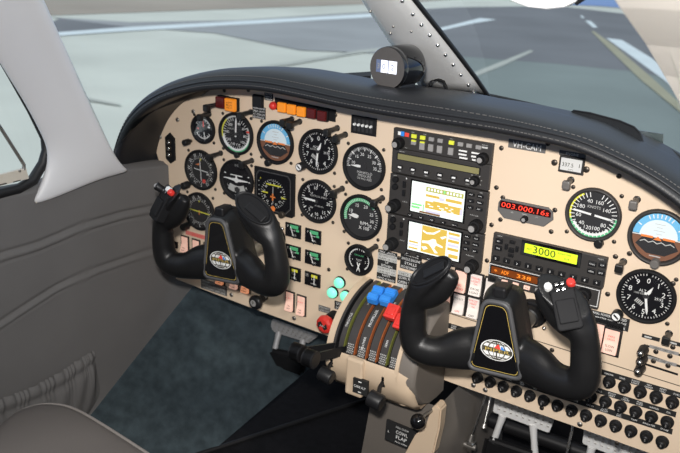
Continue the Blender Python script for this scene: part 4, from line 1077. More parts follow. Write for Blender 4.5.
# three-lamp hexagonal plate far left
x, z = pp(171, 148)
t = thing('marker_light_plate', 'black elongated hexagonal plate with three round white lamps, far left', 'lamp plate', (x, 0, z))
mb = MB(); mb.prism([(-13, 22), (0, 33), (13, 22), (13, -24), (0, -33), (-13, -24)], -4, 0, 'blackmatt', bev=1.2); mb.build('plate', t)
for k, zz in enumerate((13, 0, -13)):
    mb = MB(); mb.cyl((0, -4, zz), (0, -8, zz), 5.5, 5, 'bronze', 16); mb.sphere((0, -8, zz), 4.2, 'chrome', sc=(1, .6, 1), u=14, w=8); mb.build('lamp', t)
# five toggles
x, z = pp(364.3, 125.6)
t = thing('five_switch_plate', 'small black plate with a row of five white slide switches', 'switch plate', (x, 0, z))
mb = MB(); mb.prism([(-25, 16), (25, 16), (25, -15.5), (-25, -15.5)], -4, 0, 'blackmatt', bev=1)
for k in range(5):
    xx = -16.5 + k * 8.2; mb.rect(xx - 2.6, -11, xx + 2.6, 11, -4.2, 'dialgrey')
mb.build('plate', t)
for k in range(5):
    xx = -16.5 + k * 8.2; mb = MB(); mb.cyl((xx, -4, 1), (xx, -8, 1), 2.6, 2.2, 'white', 12); mb.build('switch_knob', t)
# six small edgewise meters
MPOS = [((293.6, 230.4), 'upper left'), ((313.5, 236.2), 'upper right'), ((293.4, 252), 'middle left'), ((313.3, 258), 'middle right'), ((293.5, 273.3), 'lower left'), ((313, 279.3), 'lower right')]
KIND = ['oil pressure', 'oil pressure', 'oil temperature', 'oil temperature', 'fuel', 'fuel']
for i, ((px, py), w) in enumerate(MPOS):
    x, z = pp(px, py)
    low = i > 3
    t = thing('engine_meter', ('small square meter with %s band, %s of the six-meter block' % ('yellow' if low else 'green', w)), 'meter', (x, 0, z), 'six small engine meters')
    mb = MB(); mb.prism([(-18, 14), (18, 14), (18, -14), (-18, -14)], -3, 0, 'blackmatt', bev=.8); mb.build('case', t)
    mb = MB(); mb.rect(-16.5, -12.5, 16.5, 12.5, -3.2, 'dial')
    if low: mb.rect(-2, 5, 12, 11, -3.4, 'yellow'); mb.rect(-16, 4, -8, 11, -3.4, 'placardgrey')
    else: mb.rect(-6, 5, 13, 12, -3.4, 'green'); mb.rect(8, 0, 15, 4, -3.4, 'green')
    mb.text(['P', 'P', 'T', 'T', 'F', 'F'][i], (-11, 8), 4, -3.5, 'white'); mb.text(['0 60', '0 60', '75 245', '75 245', 'E 1/2', 'E 1/2'][i], (3, 1.2), 3.0, -3.5, 'white'); mb.text(['L OIL', 'R OIL', 'L OIL', 'R OIL', 'L FUEL', 'R FUEL'][i], (4, -8), 3, -3.5, 'white')
    mb.build('dial', t)
    needle(t, -22 if not low else 0, 22, 2.0, 0, y=-3.9, shape='bar', c=(3 if not low else 5, -12))
    mb = MB(); mb.rect(-17, -13, 17, 13, -4.6, 'glass'); mb.build('glass', t)
# green gear lamps
for (px, py), w in (((338.8, 283), 'topmost'), ((331.8, 293), 'lower left'), ((345, 296.6), 'lower right')):
    x, z = pp(px, py, -6); t = thing('gear_lamp', 'glowing green round gear lamp, %s of the triangle of three' % w, 'lamp', (x, 0, z), 'green gear lamps')
    mb = MB(); mb.cyl((0, 0, 0), (0, -4, 0), 12, 11.6, 'blackmatt', 24); mb.build('collar', t)
    mb = MB(); mb.lathe([(10.4, -3), (10.4, -7), (9, -10), (5, -11.6), (.01, -12)], 'greenlamp', seg=24); mb.build('lens', t)
# ================================================================= rocker switches
def rocker(label, px, py, w, h, m, lines=(), group=None, tilt=1, y0=0, lc='lcdink'):
    x, z = pp(px, py); t = thing('rocker_switch', label, 'switch', (x, y0, z), group)
    mb = MB(); mb.prism([(-w / 2, h / 2), (w / 2, h / 2), (w / 2, -h / 2), (-w / 2, -h / 2)], -2.6, 0, 'frame', bev=.5); mb.build('frame', t)
    a = w / 2 - 2.9; b = h / 2 - 2.6
    k1, k2 = (-4.0, -9.5) if tilt > 0 else (-9.5, -4.0)
    mb = MB(); b_ = bmesh.new()
    P = [(b, k1), (0, -4.2), (-b, k2)]
    L = [b_.verts.new((-a, y, zz)) for zz, y in P]; Rr = [b_.verts.new((a, y, zz)) for zz, y in P]; L2 = [b_.verts.new((-a, -1.5, b)), b_.verts.new((-a, -1.5, -b))]; R2 = [b_.verts.new((a, -1.5, b)), b_.verts.new((a, -1.5, -b))]
    b_.faces.new([L[0], L[1], Rr[1], Rr[0]]); b_.faces.new([L[1], L[2], Rr[2], Rr[1]]); b_.faces.new([L[0], Rr[0], R2[0], L2[0]]); b_.faces.new([L[2], L2[1], R2[1], Rr[2]])
    b_.faces.new([L[0], L2[0], L2[1], L[2], L[1]]); b_.faces.new([Rr[0], Rr[1], Rr[2], R2[1], R2[0]]); bmesh.ops.recalc_face_normals(b_, faces=list(b_.faces))
    bmesh.ops.bevel(b_, geom=list(b_.edges), offset=.5, segments=1, affect='EDGES')
    mb.bm(b_, m); mb.build('rocker', t)
    if lines:
        # lettering on the two faces of the rocker, following their slope
        mb = MB()
        for s, zz, hh, tm in lines:
            yy = (-4.2 + (k1 + 4.2) * zz / b) if zz > 0 else (-4.2 + (k2 + 4.2) * (-zz) / b)
            mb.text(s, (0, zz), hh, yy - .55, tm, w=min(2 * a * .8, hh * len(s) * .85))
        mb.build('lettering', t)
    return t
G1 = 'rocker switches on the left panel'
for (px, py), lab, l in (((185.5, 244), 'lit pink rocker switch at the left end of the upper left row', ('NAV', 'LTS')), ((196.7, 247.6), 'lit pink rocker switch in the middle of the upper left row', ('ANTI', 'COLL')), ((208.3, 251.5), 'lit pink rocker switch beside the left yoke hub, upper left row', ('LDG', 'LT'))):
    rocker(lab, px, py, 23, 39, 'rockerlit', ((l[0], -7, 3.4, 'lcdink'), (l[1], -12, 3.4, 'lcdink')), G1)
for (px, py), lab, m in (((196.3, 268), 'lower left rocker switch peeking under the yoke arm left end', 'rockerhot'), ((221, 276), 'red-orange lit rocker switch showing below the left yoke plate', 'rockerhot'), ((235, 280.5), 'lit pink rocker switch right below the left yoke plate corner', 'rockerlit'), ((246.3, 284.5), 'orange-pink lit rocker switch at the right end of lower left row', 'rockerhot')):
    rocker(lab, px, py, 24, 38, m, (('FUEL', -7, 3.4, 'lcdink'), ('PUMP', -12, 3.4, 'lcdink')), G1)
rocker('pink rocker switch, left of the pair above the rudder pedal bracket', 290.3, 301, 23, 44, 'rockerlit', (('L ALT', 8, 3, 'redflag'), ('ON', -8, 3.4, 'lcdink'), ('OFF', -13, 3.2, 'lcdink')), 'pair of alternator rocker switches')
rocker('pink rocker switch, right of the pair above the rudder pedal bracket', 301.8, 305.2, 23, 44, 'rockerlit', (('R ALT', 8, 3, 'redflag'), ('ON', -8, 3.4, 'lcdink'), ('OFF', -13, 3.2, 'lcdink')), 'pair of alternator rocker switches')
# switch panel right of the pedestal
t = thing('rocker_switch_plate', 'black mounting plate behind the ivory rocker switches beside right yoke', 'switch plate', (0, 0, 0))
c = [pp(450.5, 268.5), pp(500, 283), pp(497, 322), pp(438.5, 304)]
zt = (c[0][1] + c[1][1]) / 2; zb = (c[2][1] + c[3][1]) / 2
X0 = 30; X1 = 132
mb = MB(); mb.prism([(X0, zt), (X1, zt), (X1, zb), (X0 - 2, zb)], -1.5, 0, 'blackmatt', bev=.5); mb.build('mounting_plate', t)
G2 = 'ivory rocker switches beside the right yoke'
rk = [((461.6, 280.5), 'pinkish rocker switch leftmost in the upper ivory row by right yoke grip', 'rockerlit', (('NO', -6, 4, 'redflag'), ('SMOKE', -12, 4, 'redflag'))), ((476.8, 284), 'ivory rocker switch with red lettering in the middle of the upper row', 'rocker', (('STROBE', 12, 3.6, 'redflag'), ('LIGHT', 6.5, 3.6, 'redflag'), ('ON', 1, 3.6, 'redflag'), ('STROBE', -7, 3.8, 'lcdink'), ('LIGHT', -13, 3.8, 'lcdink'))), ((492.0, 288.5), 'plain ivory rocker switch at the right end of upper row', 'rocker', (('READ', -6, 4.2, 'lcdink'), ('LIGHT', -12, 4.2, 'lcdink')))]
for (px, py), lab, m, l in rk: rocker(lab, px, py, 26, 42, m, l, G2, y0=-1.5)
rk = [((445.5, 299.5), 'ivory rocker switch half hidden by right yoke grip, lower row', 'rockerlit', ()), ((459.8, 303), 'ivory rocker switch second in the lower row by right yoke', 'rocker', (('PITOT', 10, 3.6, 'lcdink'), ('OFF', -12, 3.6, 'redflag'))), ((474.2, 307), 'ivory rocker switch with red pitot lettering, lower row right end', 'rocker', (('PITOT', 13, 3.6, 'redflag'), ('HEAT', 8, 3.6, 'redflag'), ('ON', 2, 3.2, 'redflag'), ('OFF', -13, 3.8, 'lcdink')))]
for (px, py), lab, m, l in rk: rocker(lab, px, py, 26, 40, m, l, G2, y0=-1.5)
x, z = pp(488.5, 311)
t = thing('blanking_cover', 'plain black blanking cover in the lower rocker row', 'cover', (x, -1.5, z)); mb = MB(); mb.box((0, -2, 0), (24, 4, 38), 'black', bev=1); mb.build('cover_plate', t)
G3 = 'two rocker switches right of the right yoke'
x, z = pp(608, 336)
tt = thing('rocker_switch_plate', 'black frame around the two pink rockers right of right yoke', 'switch plate', (x, 0, z)); mb = MB(); mb.prism([(-36, 27), (21, 27), (21, -32), (-36, -32)], -1, 0, 'blackmatt', bev=.4); mb.build('mounting_plate', tt)
rocker('pink rocker switch partly hidden behind right yoke grip', 596.5, 334, 27, 44, 'rockerlit', (('L', 8, 3.4, 'lcdink'),), G3, y0=-1)
rocker('pink rocker switch at the lower right reading slow low', 611.5, 340.5, 28, 44, 'rockerlit', (('FAN', 9, 3.6, 'redflag'), ('HIGH', 4, 3.2, 'redflag'), ('SLOW', -7, 4.2, 'lcdink'), ('LOW', -13, 4.2, 'lcdink')), G3, y0=-1)
# ================================================================= circuit breakers
def breaker(x, z, label, group, proto=[None]):
    if proto[0] is None:
        t = thing('circuit_breaker', label, 'circuit breaker', (x, 0, z), group)
        mb = MB(); mb.lathe([(10, 0), (10, -2.5), (9.4, -4), (8, -4.4)], 'black', seg=24); mb.lathe([(9.2, 0), (9.2, -6), (8.2, -7), (.01, -7)], 'blackmatt', seg=22); mb.build('collar', t)
        mb = MB(); mb.lathe([(6.4, -6.5), (6.4, -12.5), (5.6, -14), (3.5, -14.8), (.01, -15)], 'black', seg=22); mb.build('push_button', t)
        mb = MB(); mb.text('5', (0, 0), 4.4, -15.2, 'keygrey'); mb.build('rating', t.children[-1])
        proto[0] = t; return t
    return dup(proto[0], (x, 0, z), label, group)
def strip(label, p0, p1, hh, words):
    a = pp(*p0); b = pp(*p1); n = len(words); cz = (a[1] + b[1]) / 2; L = b[0] - a[0]; cx = (a[0] + b[0]) / 2
    mb = MB(); mb.prism([(-L / 2, hh / 2), (L / 2, hh / 2), (L / 2, -hh / 2), (-L / 2, -hh / 2)], -.8, 0, 'placard')
    for i, s in enumerate(words):
        ws = s.split(); xx = -L / 2 + L * (i + .5) / n
        for j, q in enumerate(ws): mb.text(q, (xx, (len(ws) - 1) * 1.9 - j * 3.8), 2.9, -1.0, 'white', w=min(L / n * .8, 2.9 * len(q) * .8))
    return tag(mb.build('breaker_label_strip', None, (cx, 0, cz)), label, 'label strip', 'circuit breaker label strips')
def row(pA, pB, n, where, group, skip=()):
    a = pp(*pA); b = pp(*pB)
    ords = ['first', 'second', 'third', 'fourth', 'fifth', 'sixth', 'seventh', 'eighth', 'ninth', 'tenth', 'eleventh', 'twelfth', 'thirteenth', 'fourteenth', 'fifteenth']
    for k in range(n):
        if k in skip: continue
        t = k / (n - 1)
        breaker(a[0] + (b[0] - a[0]) * t, a[1] + (b[1] - a[1]) * t, 'black circuit breaker, %s from the left in the %s' % (ords[k - len([q for q in skip if q < k])], where), group)
row((443, 331), (456, 335.2), 2, 'pair beside the right yoke hub', 'circuit breakers left of right yoke')
row((594.5, 376.5), (672.6, 401.7), 6, 'top row right of the yoke', 'circuit breakers in the top row', skip=(0,))
row((591, 396.3), (667.5, 421.5), 6, 'middle row right of the yoke', 'circuit breakers in the middle row')
row((478, 377), (662.5, 441.2), 14, 'bottom row under the right yoke', 'circuit breakers in the bottom row')
strip('short black label strip above the breakers left of the right yoke', (438, 322.5), (470, 331.5), 10, ['GEN', 'TURN BANK', 'ALT'])
strip('black label strip above the top row of circuit breakers, right side', (590, 367.8), (684, 397), 9.5, ['START ACC', 'MASTER', 'GEAR', 'FLOOD LIGHT', 'NAV LIGHT', 'ANTI COLL', 'FUEL'])
strip('black label strip above the middle row of circuit breakers', (592, 388), (676, 415), 9.5, ['STALL', 'PITOT HEAT', 'LDG LIGHT', 'FUEL PUMP', 'GAUGES', 'OIL'])
strip('long black label strip above the bottom row of circuit breakers', (478, 367), (672, 434), 9.5, ['VENT', 'AUDIO', 'COMM', 'NAV ONE', 'NAV TWO', 'XPDR', 'ADF', 'DME', 'RADIO', 'AUTO PILOT', 'ALT ENC', 'TRIM', 'INVERTER', 'SPARE'])
# ================================================================= heater control levers on the right
for i, ((kx, ky), (sx, sy), lab) in enumerate((((638, 349.5), (682, 355.5), 'uppermost of three black heater levers with silver tips, right edge'), ((637, 358.3), (682, 367), 'middle of three black heater levers with silver tips, right edge'), ((635, 367.3), (678, 374.5), 'lowest of three black heater levers with silver tips, right edge'))):
    x, z = pp(kx + 8, ky - 4)
    e = pp(sx, sy)
    t = thing('heater_lever', lab, 'lever', (x, 0, z), 'heater control levers')
    dz = (e[1] - z) ; dx = e[0] - x
    mb = MB(); mb.flat([(0, 1.8), (dx, dz + 1.8), (dx, dz - 1.8), (0, -1.8)], -.4, 'blackmatt'); mb.build('slot', t)
    mb = MB(); mb.box((0, -8, 0), (7, 16, 5), 'black', bev=1.5); mb.cyl((0, -14, 0), (-1, -34, 0), 7.5, 6.0, 'black', 18, bev=1.5); mb.build('handle', t)
    mb = MB(); mb.sphere((-1, -34, 0), 4.6, 'chrome', sc=(1, .7, 1)); mb.build('tip', t)
for (a_, b_, lab) in (((644, 336.5), (658, 338.5), 'short dark slot plate with silver end above heater levers'), ((668, 341.5), (684, 345.5), 'short dark slot plate at the right frame edge above heater levers')):
    a = pp(*a_); b = pp(*b_); cx = (a[0] + b[0]) / 2; cz = (a[1] + b[1]) / 2; w = (b[0] - a[0]) / 2 + 3
    mb = MB(); mb.prism([(-w, 3), (w, 3), (w, -3), (-w, -3)], -1.5, 0, 'placard', bev=.4); mb.rect(-w * .7, -1.4, w * .1, 1.4, -1.7, 'offwhite'); tag(mb.build('slot_plate', None, (cx, 0, cz)), lab, 'plate')
for (p, w_, lab) in (((664, 350), 42, 'silver-lettered strip between upper and middle heater levers'), ((662, 361), 42, 'silver-lettered strip between middle and lowest heater levers')):
    x, z = pp(*p); mb = MB(); mb.prism([(-w_ / 2, 2.6), (w_ / 2, 2.6), (w_ / 2, -2.6), (-w_ / 2, -2.6)], -.8, 0, 'keygrey'); mb.text('HEAT  OFF  ON', (0, 0), 3, -1, 'lcdink'); o = mb.build('lever_label_strip', None, (x, 0, z)); tag(o, lab, 'label strip')
for (px, py) in ((656, 351.5), (670, 356), (653.5, 361), (668, 365.5), (672.8, 347)): panel_screw(px, py)
# ================================================================= black pull knob and red knob below the left panel
x, z = pp(266, 296.5)
t = thing('parking_brake_knob', 'black round pull knob on a shaft at the lower left panel edge', 'knob', (x, 0, z))
mb = MB(); mb.cyl((0, 0, 0), (0, -3, 0), 7, 7, 'chrome', 18); mb.cyl((0, -3, 0), (0, -12, 0), 4, 4, 'steel', 14); mb.build('shaft', t)
mb = MB(); mb.cyl((0, -12, 0), (0, -26, 0), 8.5, 7, 'black', 18); mb.lathe([(7, -26), (13, -28), (15, -32), (14.5, -38), (11, -40.5), (.01, -41)], 'black', seg=28); mb.build('knob', t)
mb = MB(); mb.disc((-1, 0), 7, -41.2, 'keygrey', 20); mb.text('P', (-1, 0), 8, -41.5, 'lcdink'); mb.build('knob_mark', t)
x, z = pp(335, 317.5)
t = thing('red_emergency_knob', 'red knob with black marking left of the throttle quadrant', 'knob', (x, 0, z))
mb = MB(); mb.cyl((0, 0, 0), (0, -20, 0), 15, 14, 'blackmatt', 22); mb.build('sleeve', t)
mb = MB(); mb.cyl((0, -20, 0), (0, -26, 0), 9, 12, 'red', 20); mb.lathe([(12, -26), (17, -29), (18.5, -34), (17, -40), (12, -43), (.01, -44)], 'red', seg=10, smooth=False); mb.build('knob', t)
mb = MB(); mb.flat([(-11, 4), (-4, 9), (2, 0), (8, 6), (11, -3), (4, -9), (-2, 0), (-10, -6)], -44.2, 'placard'); mb.text('PULL', (0, 0), 3.4, -44.5, 'white'); mb.build('knob_mark', t)
x, z = pp(176, 244.5)
t = thing('headset_jack', 'small black jack plate left of the upper rocker row', 'socket', (x, 0, z)); mb = MB(); mb.box((0, -2, 0), (13, 4, 15), 'black', bev=1); mb.build('plate', t); mb = MB(); mb.cyl((0, -4, 0), (0, -7, 0), 4, 4, 'bronze', 14); mb.build('ring', t)
# ================================================================= control yokes
def ellsweep(mb, path, m='yoke', seg=20):
    """path: (x,y,z, half size in the xz-plane, half depth along y)"""
    P = [Vector(p[:3]) for p in path]; n = len(P); rows = []
    for i in range(n):
        t = (P[min(i + 1, n - 1)] - P[max(i - 1, 0)]).normalized()
        a = t.cross(Vector((0, 1, 0))).normalized(); b = a.cross(t).normalized()
        rows.append([P[i] + a * (path[i][3] * cos(2 * pi * k / seg)) + b * (path[i][4] * sin(2 * pi * k / seg)) for k in range(seg)])
    mb.grid(rows, m, closed=True)
    mb.add(rows[0], [list(range(seg))[::-1]], m); mb.add(rows[-1], [list(range(seg))], m)
def rrect(hw0, hw1, z0, z1, r, n=5):
    """rounded trapezoid: half width hw0 at z0 (bottom), hw1 at z1 (top)"""
    c = [(hw0, z0), (hw1, z1), (-hw1, z1), (-hw0, z0)]; out = []
    for i in range(4):
        p = Vector(c[i]); a = (Vector(c[i - 1]) - p).normalized(); b = (Vector(c[(i + 1) % 4]) - p).normalized()
        for k in range(n + 1):
            t = k / n; q = p + a * r * (1 - t) ** 2 + b * r * t ** 2; out.append((q.x, q.y))
    return out
HZ0, HZ1 = -36, 84
yoke_body = None
def make_body():
    mb = MB()
    for s in (1, -1):
        pth = [(12, -158, -6, 37, 22), (38, -162, -9, 35, 23), (62, -169, -13, 33, 22), (90, -178, -20, 26, 20), (114, -184, -20, 24.5, 20.5), (133, -187, -13, 23.5, 21), (139, -188, 8, 21.5, 21), (138, -188, 30, 20.5, 20.5), (136, -188, 48, 19.5, 19.5)]
        pth = [(a * .955, b, c, d, e) for a, b, c, d, e in pth]
        if s < 0: pth = [(-a, b, c, d, e) for a, b, c, d, e in pth]
        sp = smooth_path(pth, 4); ellsweep(mb, sp)
        fl = [(134, -186, 62, 18, 18), (114, -186, 76, 25, 20), (94, -186, 92, 25, 18), (76, -187, 106, 17, 13), (66, -188, 116, 9, 8)]
        fl = [(s * a * .955, b, c, d, e) for a, b, c, d, e in fl]; ellsweep(mb, smooth_path(fl, 4))
        # flared cup-shaped head leaning towards the hub
        rows = []
        for (c, a_, tl, ha, hb) in (((138, -188, 34), (1, 0, 0), 0, 20, 20), ((137, -188, 46), (1, 0, -.03), 4, 19.5, 19.5), ((133, -189, 62), (.97, 0, -.2), 12, 21, 20), ((124, -191, 82), (.92, 0, -.38), 24, 28, 21.5), ((112, -193, 101), (.87, 0, -.5), 34, 37, 23), ((104, -195, 113), (.84, 0, -.54), 40, 42.5, 23.5), ((102.5, -196, 116), (.84, 0, -.54), 40, 42, 23)):
            a_ = Vector(a_).normalized(); p_ = Vector((-a_.z, 0, a_.x)); tl = radians(tl); b_ = Vector((0, 1, 0)) * cos(tl) + p_ * sin(tl)
            c = (c[0] * .955, c[1], c[2])
            row = [Vector(c) + a_ * ha * cos(2 * pi * k / 28) + b_ * hb * sin(2 * pi * k / 28) for k in range(28)]
            if s < 0: row = [Vector((-v.x, v.y, v.z)) for v in row]
            rows.append(row)
        mb.grid(rows, 'yoke', closed=True); mb.add(rows[0], [list(range(28))], 'yoke'); mb.add(rows[-1], [list(range(28))[::-1]], 'yoke')
    rows = []
    for y, k, dz in ((-112, .45, 0), (-114, .70, 0), (-122, .98, 0), (-138, 1.22, -1), (-156, 1.22, -1), (-174, 1.07, 0), (-181, 1.0, 0)):
        cz = (HZ0 + HZ1) / 2
        rows.append([Vector((x * k, y, cz + (z - cz) * k + dz)) for x, z in rrect(45, 21, HZ0, HZ1, 16)])
    mb.grid(rows, 'yoke', closed=True); mb.add(rows[0], [list(range(len(rows[0])))], 'yoke'); mb.add(rows[-1], [list(range(len(rows[0])))[::-1]], 'yoke')
    o = mb.build('moulded_body')
    md = o.modifiers.new('r', 'REMESH'); md.mode = 'VOXEL'; md.voxel_size = 0.0024
    m2 = o.modifiers.new('s', 'SMOOTH'); m2.factor = 0.6; m2.iterations = 7
    bpy.context.view_layer.update()
    dg = bpy.context.evaluated_depsgraph_get()
    me = bpy.data.meshes.new_from_object(o.evaluated_get(dg))
    bpy.data.objects.remove(o)
    me.name = 'moulded_body'; me.materials.clear(); me.materials.append(M['yoke'])
    for p in me.polygons: p.use_smooth = True; p.material_index = 0
    return me
YB = make_body()
YO = 17
def yoke(label, x0, z0, roll, sw):
    """sw = +1: the switch pod sits on the right grip"""
    t = thing('control_yoke', label, 'yoke', (x0, YO, z0), 'pair of control yokes', rot=(0, radians(-roll), 0))
    o = bpy.data.objects.new('moulded_body', YB); COL.objects.link(o); o.parent = t
    mb = MB(); mb.cyl((0, -YO - 1, 0), (0, -125, 0), 14, 14, 'steel', 24); mb.build('column', t)
    mb = MB(); q_ = -YO - .3
    mb.cyl((0, q_, 0), (0, q_ - 9, 0), 25, 23, 'blackmatt', 32, bev=2); mb.cyl((0, q_ - 9, 0), (0, q_ - 24, 0), 19, 17, 'black', 28, bev=2)
    for a in (45, 135, 225, 315): mb.sphere((30 * cos(radians(a)), q_ - 3.6, 30 * sin(radians(a))), 3.5, 'chrome', u=10, w=6)
    mb.build('collar', t)
    cz = (HZ0 + HZ1) / 2
    outer = rrect(45, 21, HZ0, HZ1, 15); inner = rrect(39.5, 16.5, HZ0 + 6, HZ1 - 6, 11)
    n = len(outer); mb = MB()
    A = [(x, -181, z) for x, z in outer]; B = [(x * .99, -185.5, cz + (z - cz) * .99) for x, z in outer]; C_ = [(x, -186, z) for x, z in inner]; D_ = [(x, -182.5, z) for x, z in inner]
    mb.grid([A, B, C_, D_], 'yokerim', closed=True); mb.build('rim', t)
    mb = MB(); mb.prism(inner, -184.2, -181, 'blackgloss', bev=.6)
    gl0 = rrect(37.6, 14.8, HZ0 + 8, HZ1 - 8, 10); gl1 = rrect(36.9, 14.1, HZ0 + 8.7, HZ1 - 8.7, 10)
    for i in range(n):
        j = (i + 1) % n
        if gl0[i][0] > 20 and gl0[j][0] > 10 and i > 3: pass
        mb.add([(gl0[i][0], -184.35, gl0[i][1]), (gl0[j][0], -184.35, gl0[j][1]), (gl1[j][0], -184.35, gl1[j][1]), (gl1[i][0], -184.35, gl1[i][1])], [[0, 1, 2, 3]], 'gold')
    mb.build('hub_plate', t)
    # globe emblem
    ez = 6; er = 25; eh = 16
    mb = MB(); Y = -184.6
    X = Matrix.Translation((3, 0, ez)) @ Matrix.Diagonal((1, 1, .66, 1))
    mb.disc((0, 0), er, Y, 'white', 48, X=X); mb.arc((0, 0), er * .86, er * .93, 0, 360, Y - .1, 'emblemdark', X=X, seg=48)
    for k in (-.62, 0, .62):
        mb.rect(-er * .8 * sqrt(1 - k * k), er * k - 1.3, er * .8 * sqrt(1 - k * k), er * k + 1.3, Y - .15, 'emblemdark', X=X)
    for k in (.25, .62):
        mb.arc((0, 0), er * .80, er * .90, 0, 360, Y - .2, 'emblemdark', X=X @ Matrix.Diagonal((k, 1, 1, 1)), seg=32)
    mb.rect(-1, -er * .84, 1, er * .84, Y - .2, 'emblemdark', X=X)
    mb.prism([(-21, 4.4), (24, 3), (24, -4), (-21, -3)], Y - .7, Y - .3, 'emblemdark', X=Matrix.Translation((3, 0, ez)))
    mb.text('PIPER', (4.5, ez), 5.4, Y - .9, 'gold', w=38)
    mb.flat([(-1, ez + 4), (10, ez + 2), (6, ez + 11)], Y - .9, 'redflag'); mb.flat([(9, ez + 3), (17, ez + 2), (11, ez + 9)], Y - .95, 'blue')
    mb.build('emblem', t)
    mb = MB(); mb.box((2, -163, HZ1 + 9), (20, 30, 18), 'black', bev=4, seg=3); mb.build('top_cap', t)
    # plain grip: dark glossy oval inset on the head
    def frame_at(s, c, tilt, lean):
        return Matrix.Translation(c) @ Matrix.Rotation(radians(26 if lean < 0 else -26), 4, 'Z') @ Matrix.Rotation(radians(lean), 4, 'Y') @ Matrix.Rotation(radians(tilt), 4, 'X')
    s = -sw
    a_ = Vector((.84 * s, 0, -.54)); p_ = Vector((.54 * s, 0, .84)); tl = radians(40); b_ = Vector((0, cos(tl), 0)) + p_ * sin(tl); n_ = p_ * cos(tl) - Vector((0, sin(tl), 0))
    o_ = Vector((s * 98, -196.5, 116.5))
    X = Matrix(((a_.x, -n_.x, b_.x, o_.x), (a_.y, -n_.y, b_.y, o_.y), (a_.z, -n_.z, b_.z, o_.z), (0, 0, 0, 1)))
    mb = MB(); L = 39; W = 20.5
    oval = [(L * cos(a), W * sin(a)) for a in [2 * pi * k / 40 for k in range(40)]]
    inn = [(x * .9, z * .84) for x, z in oval]
    mb.grid([[(x, 4, z) for x, z in oval], [(x, -2.5, z) for x, z in oval], [(x * .95, -3.5, z * .93) for x, z in oval], [(x, -2.0, z) for x, z in inn], [(x * .9, 1.5, z * .9) for x, z in inn]], 'black', X=X, closed=True); mb.build('head_rim', t)
    mb = MB(); mb.prism([(x * .84, z * .80) for x, z in oval], -0.6, 2, 'blackmatt', X=X); mb.box((s * 9, -2, -3), (40, 5, 15), 'black', bev=1.5, X=X); mb.build('head_cover', t)
    # switch grip
    s = sw
    X = frame_at(s, (s * 108, -208, 100), -30, s * -12)
    mb = MB(); mb.prism(rrect(17, 16, -27, 28, 6), -5, 12, 'blackmatt', X=X, bev=2); mb.build('switch_pod', t)
    mb = MB(); mb.box((0, -6.5, -2), (25, 5, 32), 'blackmatt', bev=1.5, X=X); mb.build('pod_cover', t)
    mb = MB()
    c = X @ Vector((0, 4, 30)); Xt = Matrix.Translation(c) @ Matrix.Rotation(radians(s * 22), 4, 'Z') @ Matrix.Rotation(radians(s * -16), 4, 'Y') @ Matrix.Rotation(radians(-48), 4, 'X')
    mb.box((0, 0, 0), (34, 12, 18), 'blackmatt', bev=3, X=Xt); mb.build('switch_block', t)
    mb = MB(); mb.cyl((-s * 16 if s > 0 else 2, -4, 3), (-s * 16 if s > 0 else 2, -12, 3), 6, 5.2, 'white', 16, X=Xt, bev=1.2); o = mb.build('white_button', t)
    mb = MB(); mb.cyl((14 if s > 0 else 12, -4, 2), (14 if s > 0 else 12, -12, 2), 6.3, 5.6, 'red', 18, X=Xt, bev=1.5); o = mb.build('red_button', t); o['label'] = 'red push button'
    for xx, zz in ((-4, 4), (4, 4), (-4, -4), (4, -4)):
        mb = MB(); mb.box((xx - 1, -7.5, zz), (6, 5, 6), 'blackgloss', bev=1, X=Xt); mb.rect(xx - 3, zz - .6, xx + 1, zz + .6, -10.1, 'keygrey', X=Xt); mb.build('trim_switch', t)
    if s < 0:
        mb = MB(); mb.cyl((-18, -3, -6), (-24, -16, -8), 7, 7.5, 'black', 18, X=Xt, bev=1.5); mb.disc((-24, -8), 4, -16.4, 'keygrey', 14, X=Xt); mb.build('hat_switch', t)
    return t
yoke('left black control yoke in front of the pilot gauges by the side wall', -335, -196, 5.5, -1)
yoke('right black control yoke in front of the ivory rocker switches and radios', 190, -207, 5.0, 1)
# ================================================================= throttle quadrant and pedestal
QX0, QX1 = -124, 14
qc = (0, -330)          # drum axis (y, z)
QR = 127
QS = 0.82
t = thing('throttle_quadrant', 'beige throttle quadrant with dark curved slotted face in the panel centre', 'throttle quadrant', (-57, 0, -330))
O = Vector((-57, 0, -330))
def drum(a, r=QR):      # angle from the front horizontal (towards the viewer) upwards
    return (-r * cos(radians(a)), r * QS * sin(radians(a)))
def slab(mb, x0, x1, r0, r1, a0, a1, m, n=28):
    rows = []
    for k in range(n + 1):
        a = a0 + (a1 - a0) * k / n; y0, z0 = drum(a, r0); y1, z1 = drum(a, r1)
        rows.append([Vector((x0, y0, z0)), Vector((x0, y1, z1)), Vector((x1, y1, z1)), Vector((x1, y0, z0))])
    mb.grid(rows, m, smooth=False, closed=True); mb.add(rows[0], [[0, 1, 2, 3]], m); mb.add(rows[-1], [[3, 2, 1, 0]], m)
XA = lambda x: x - O.x
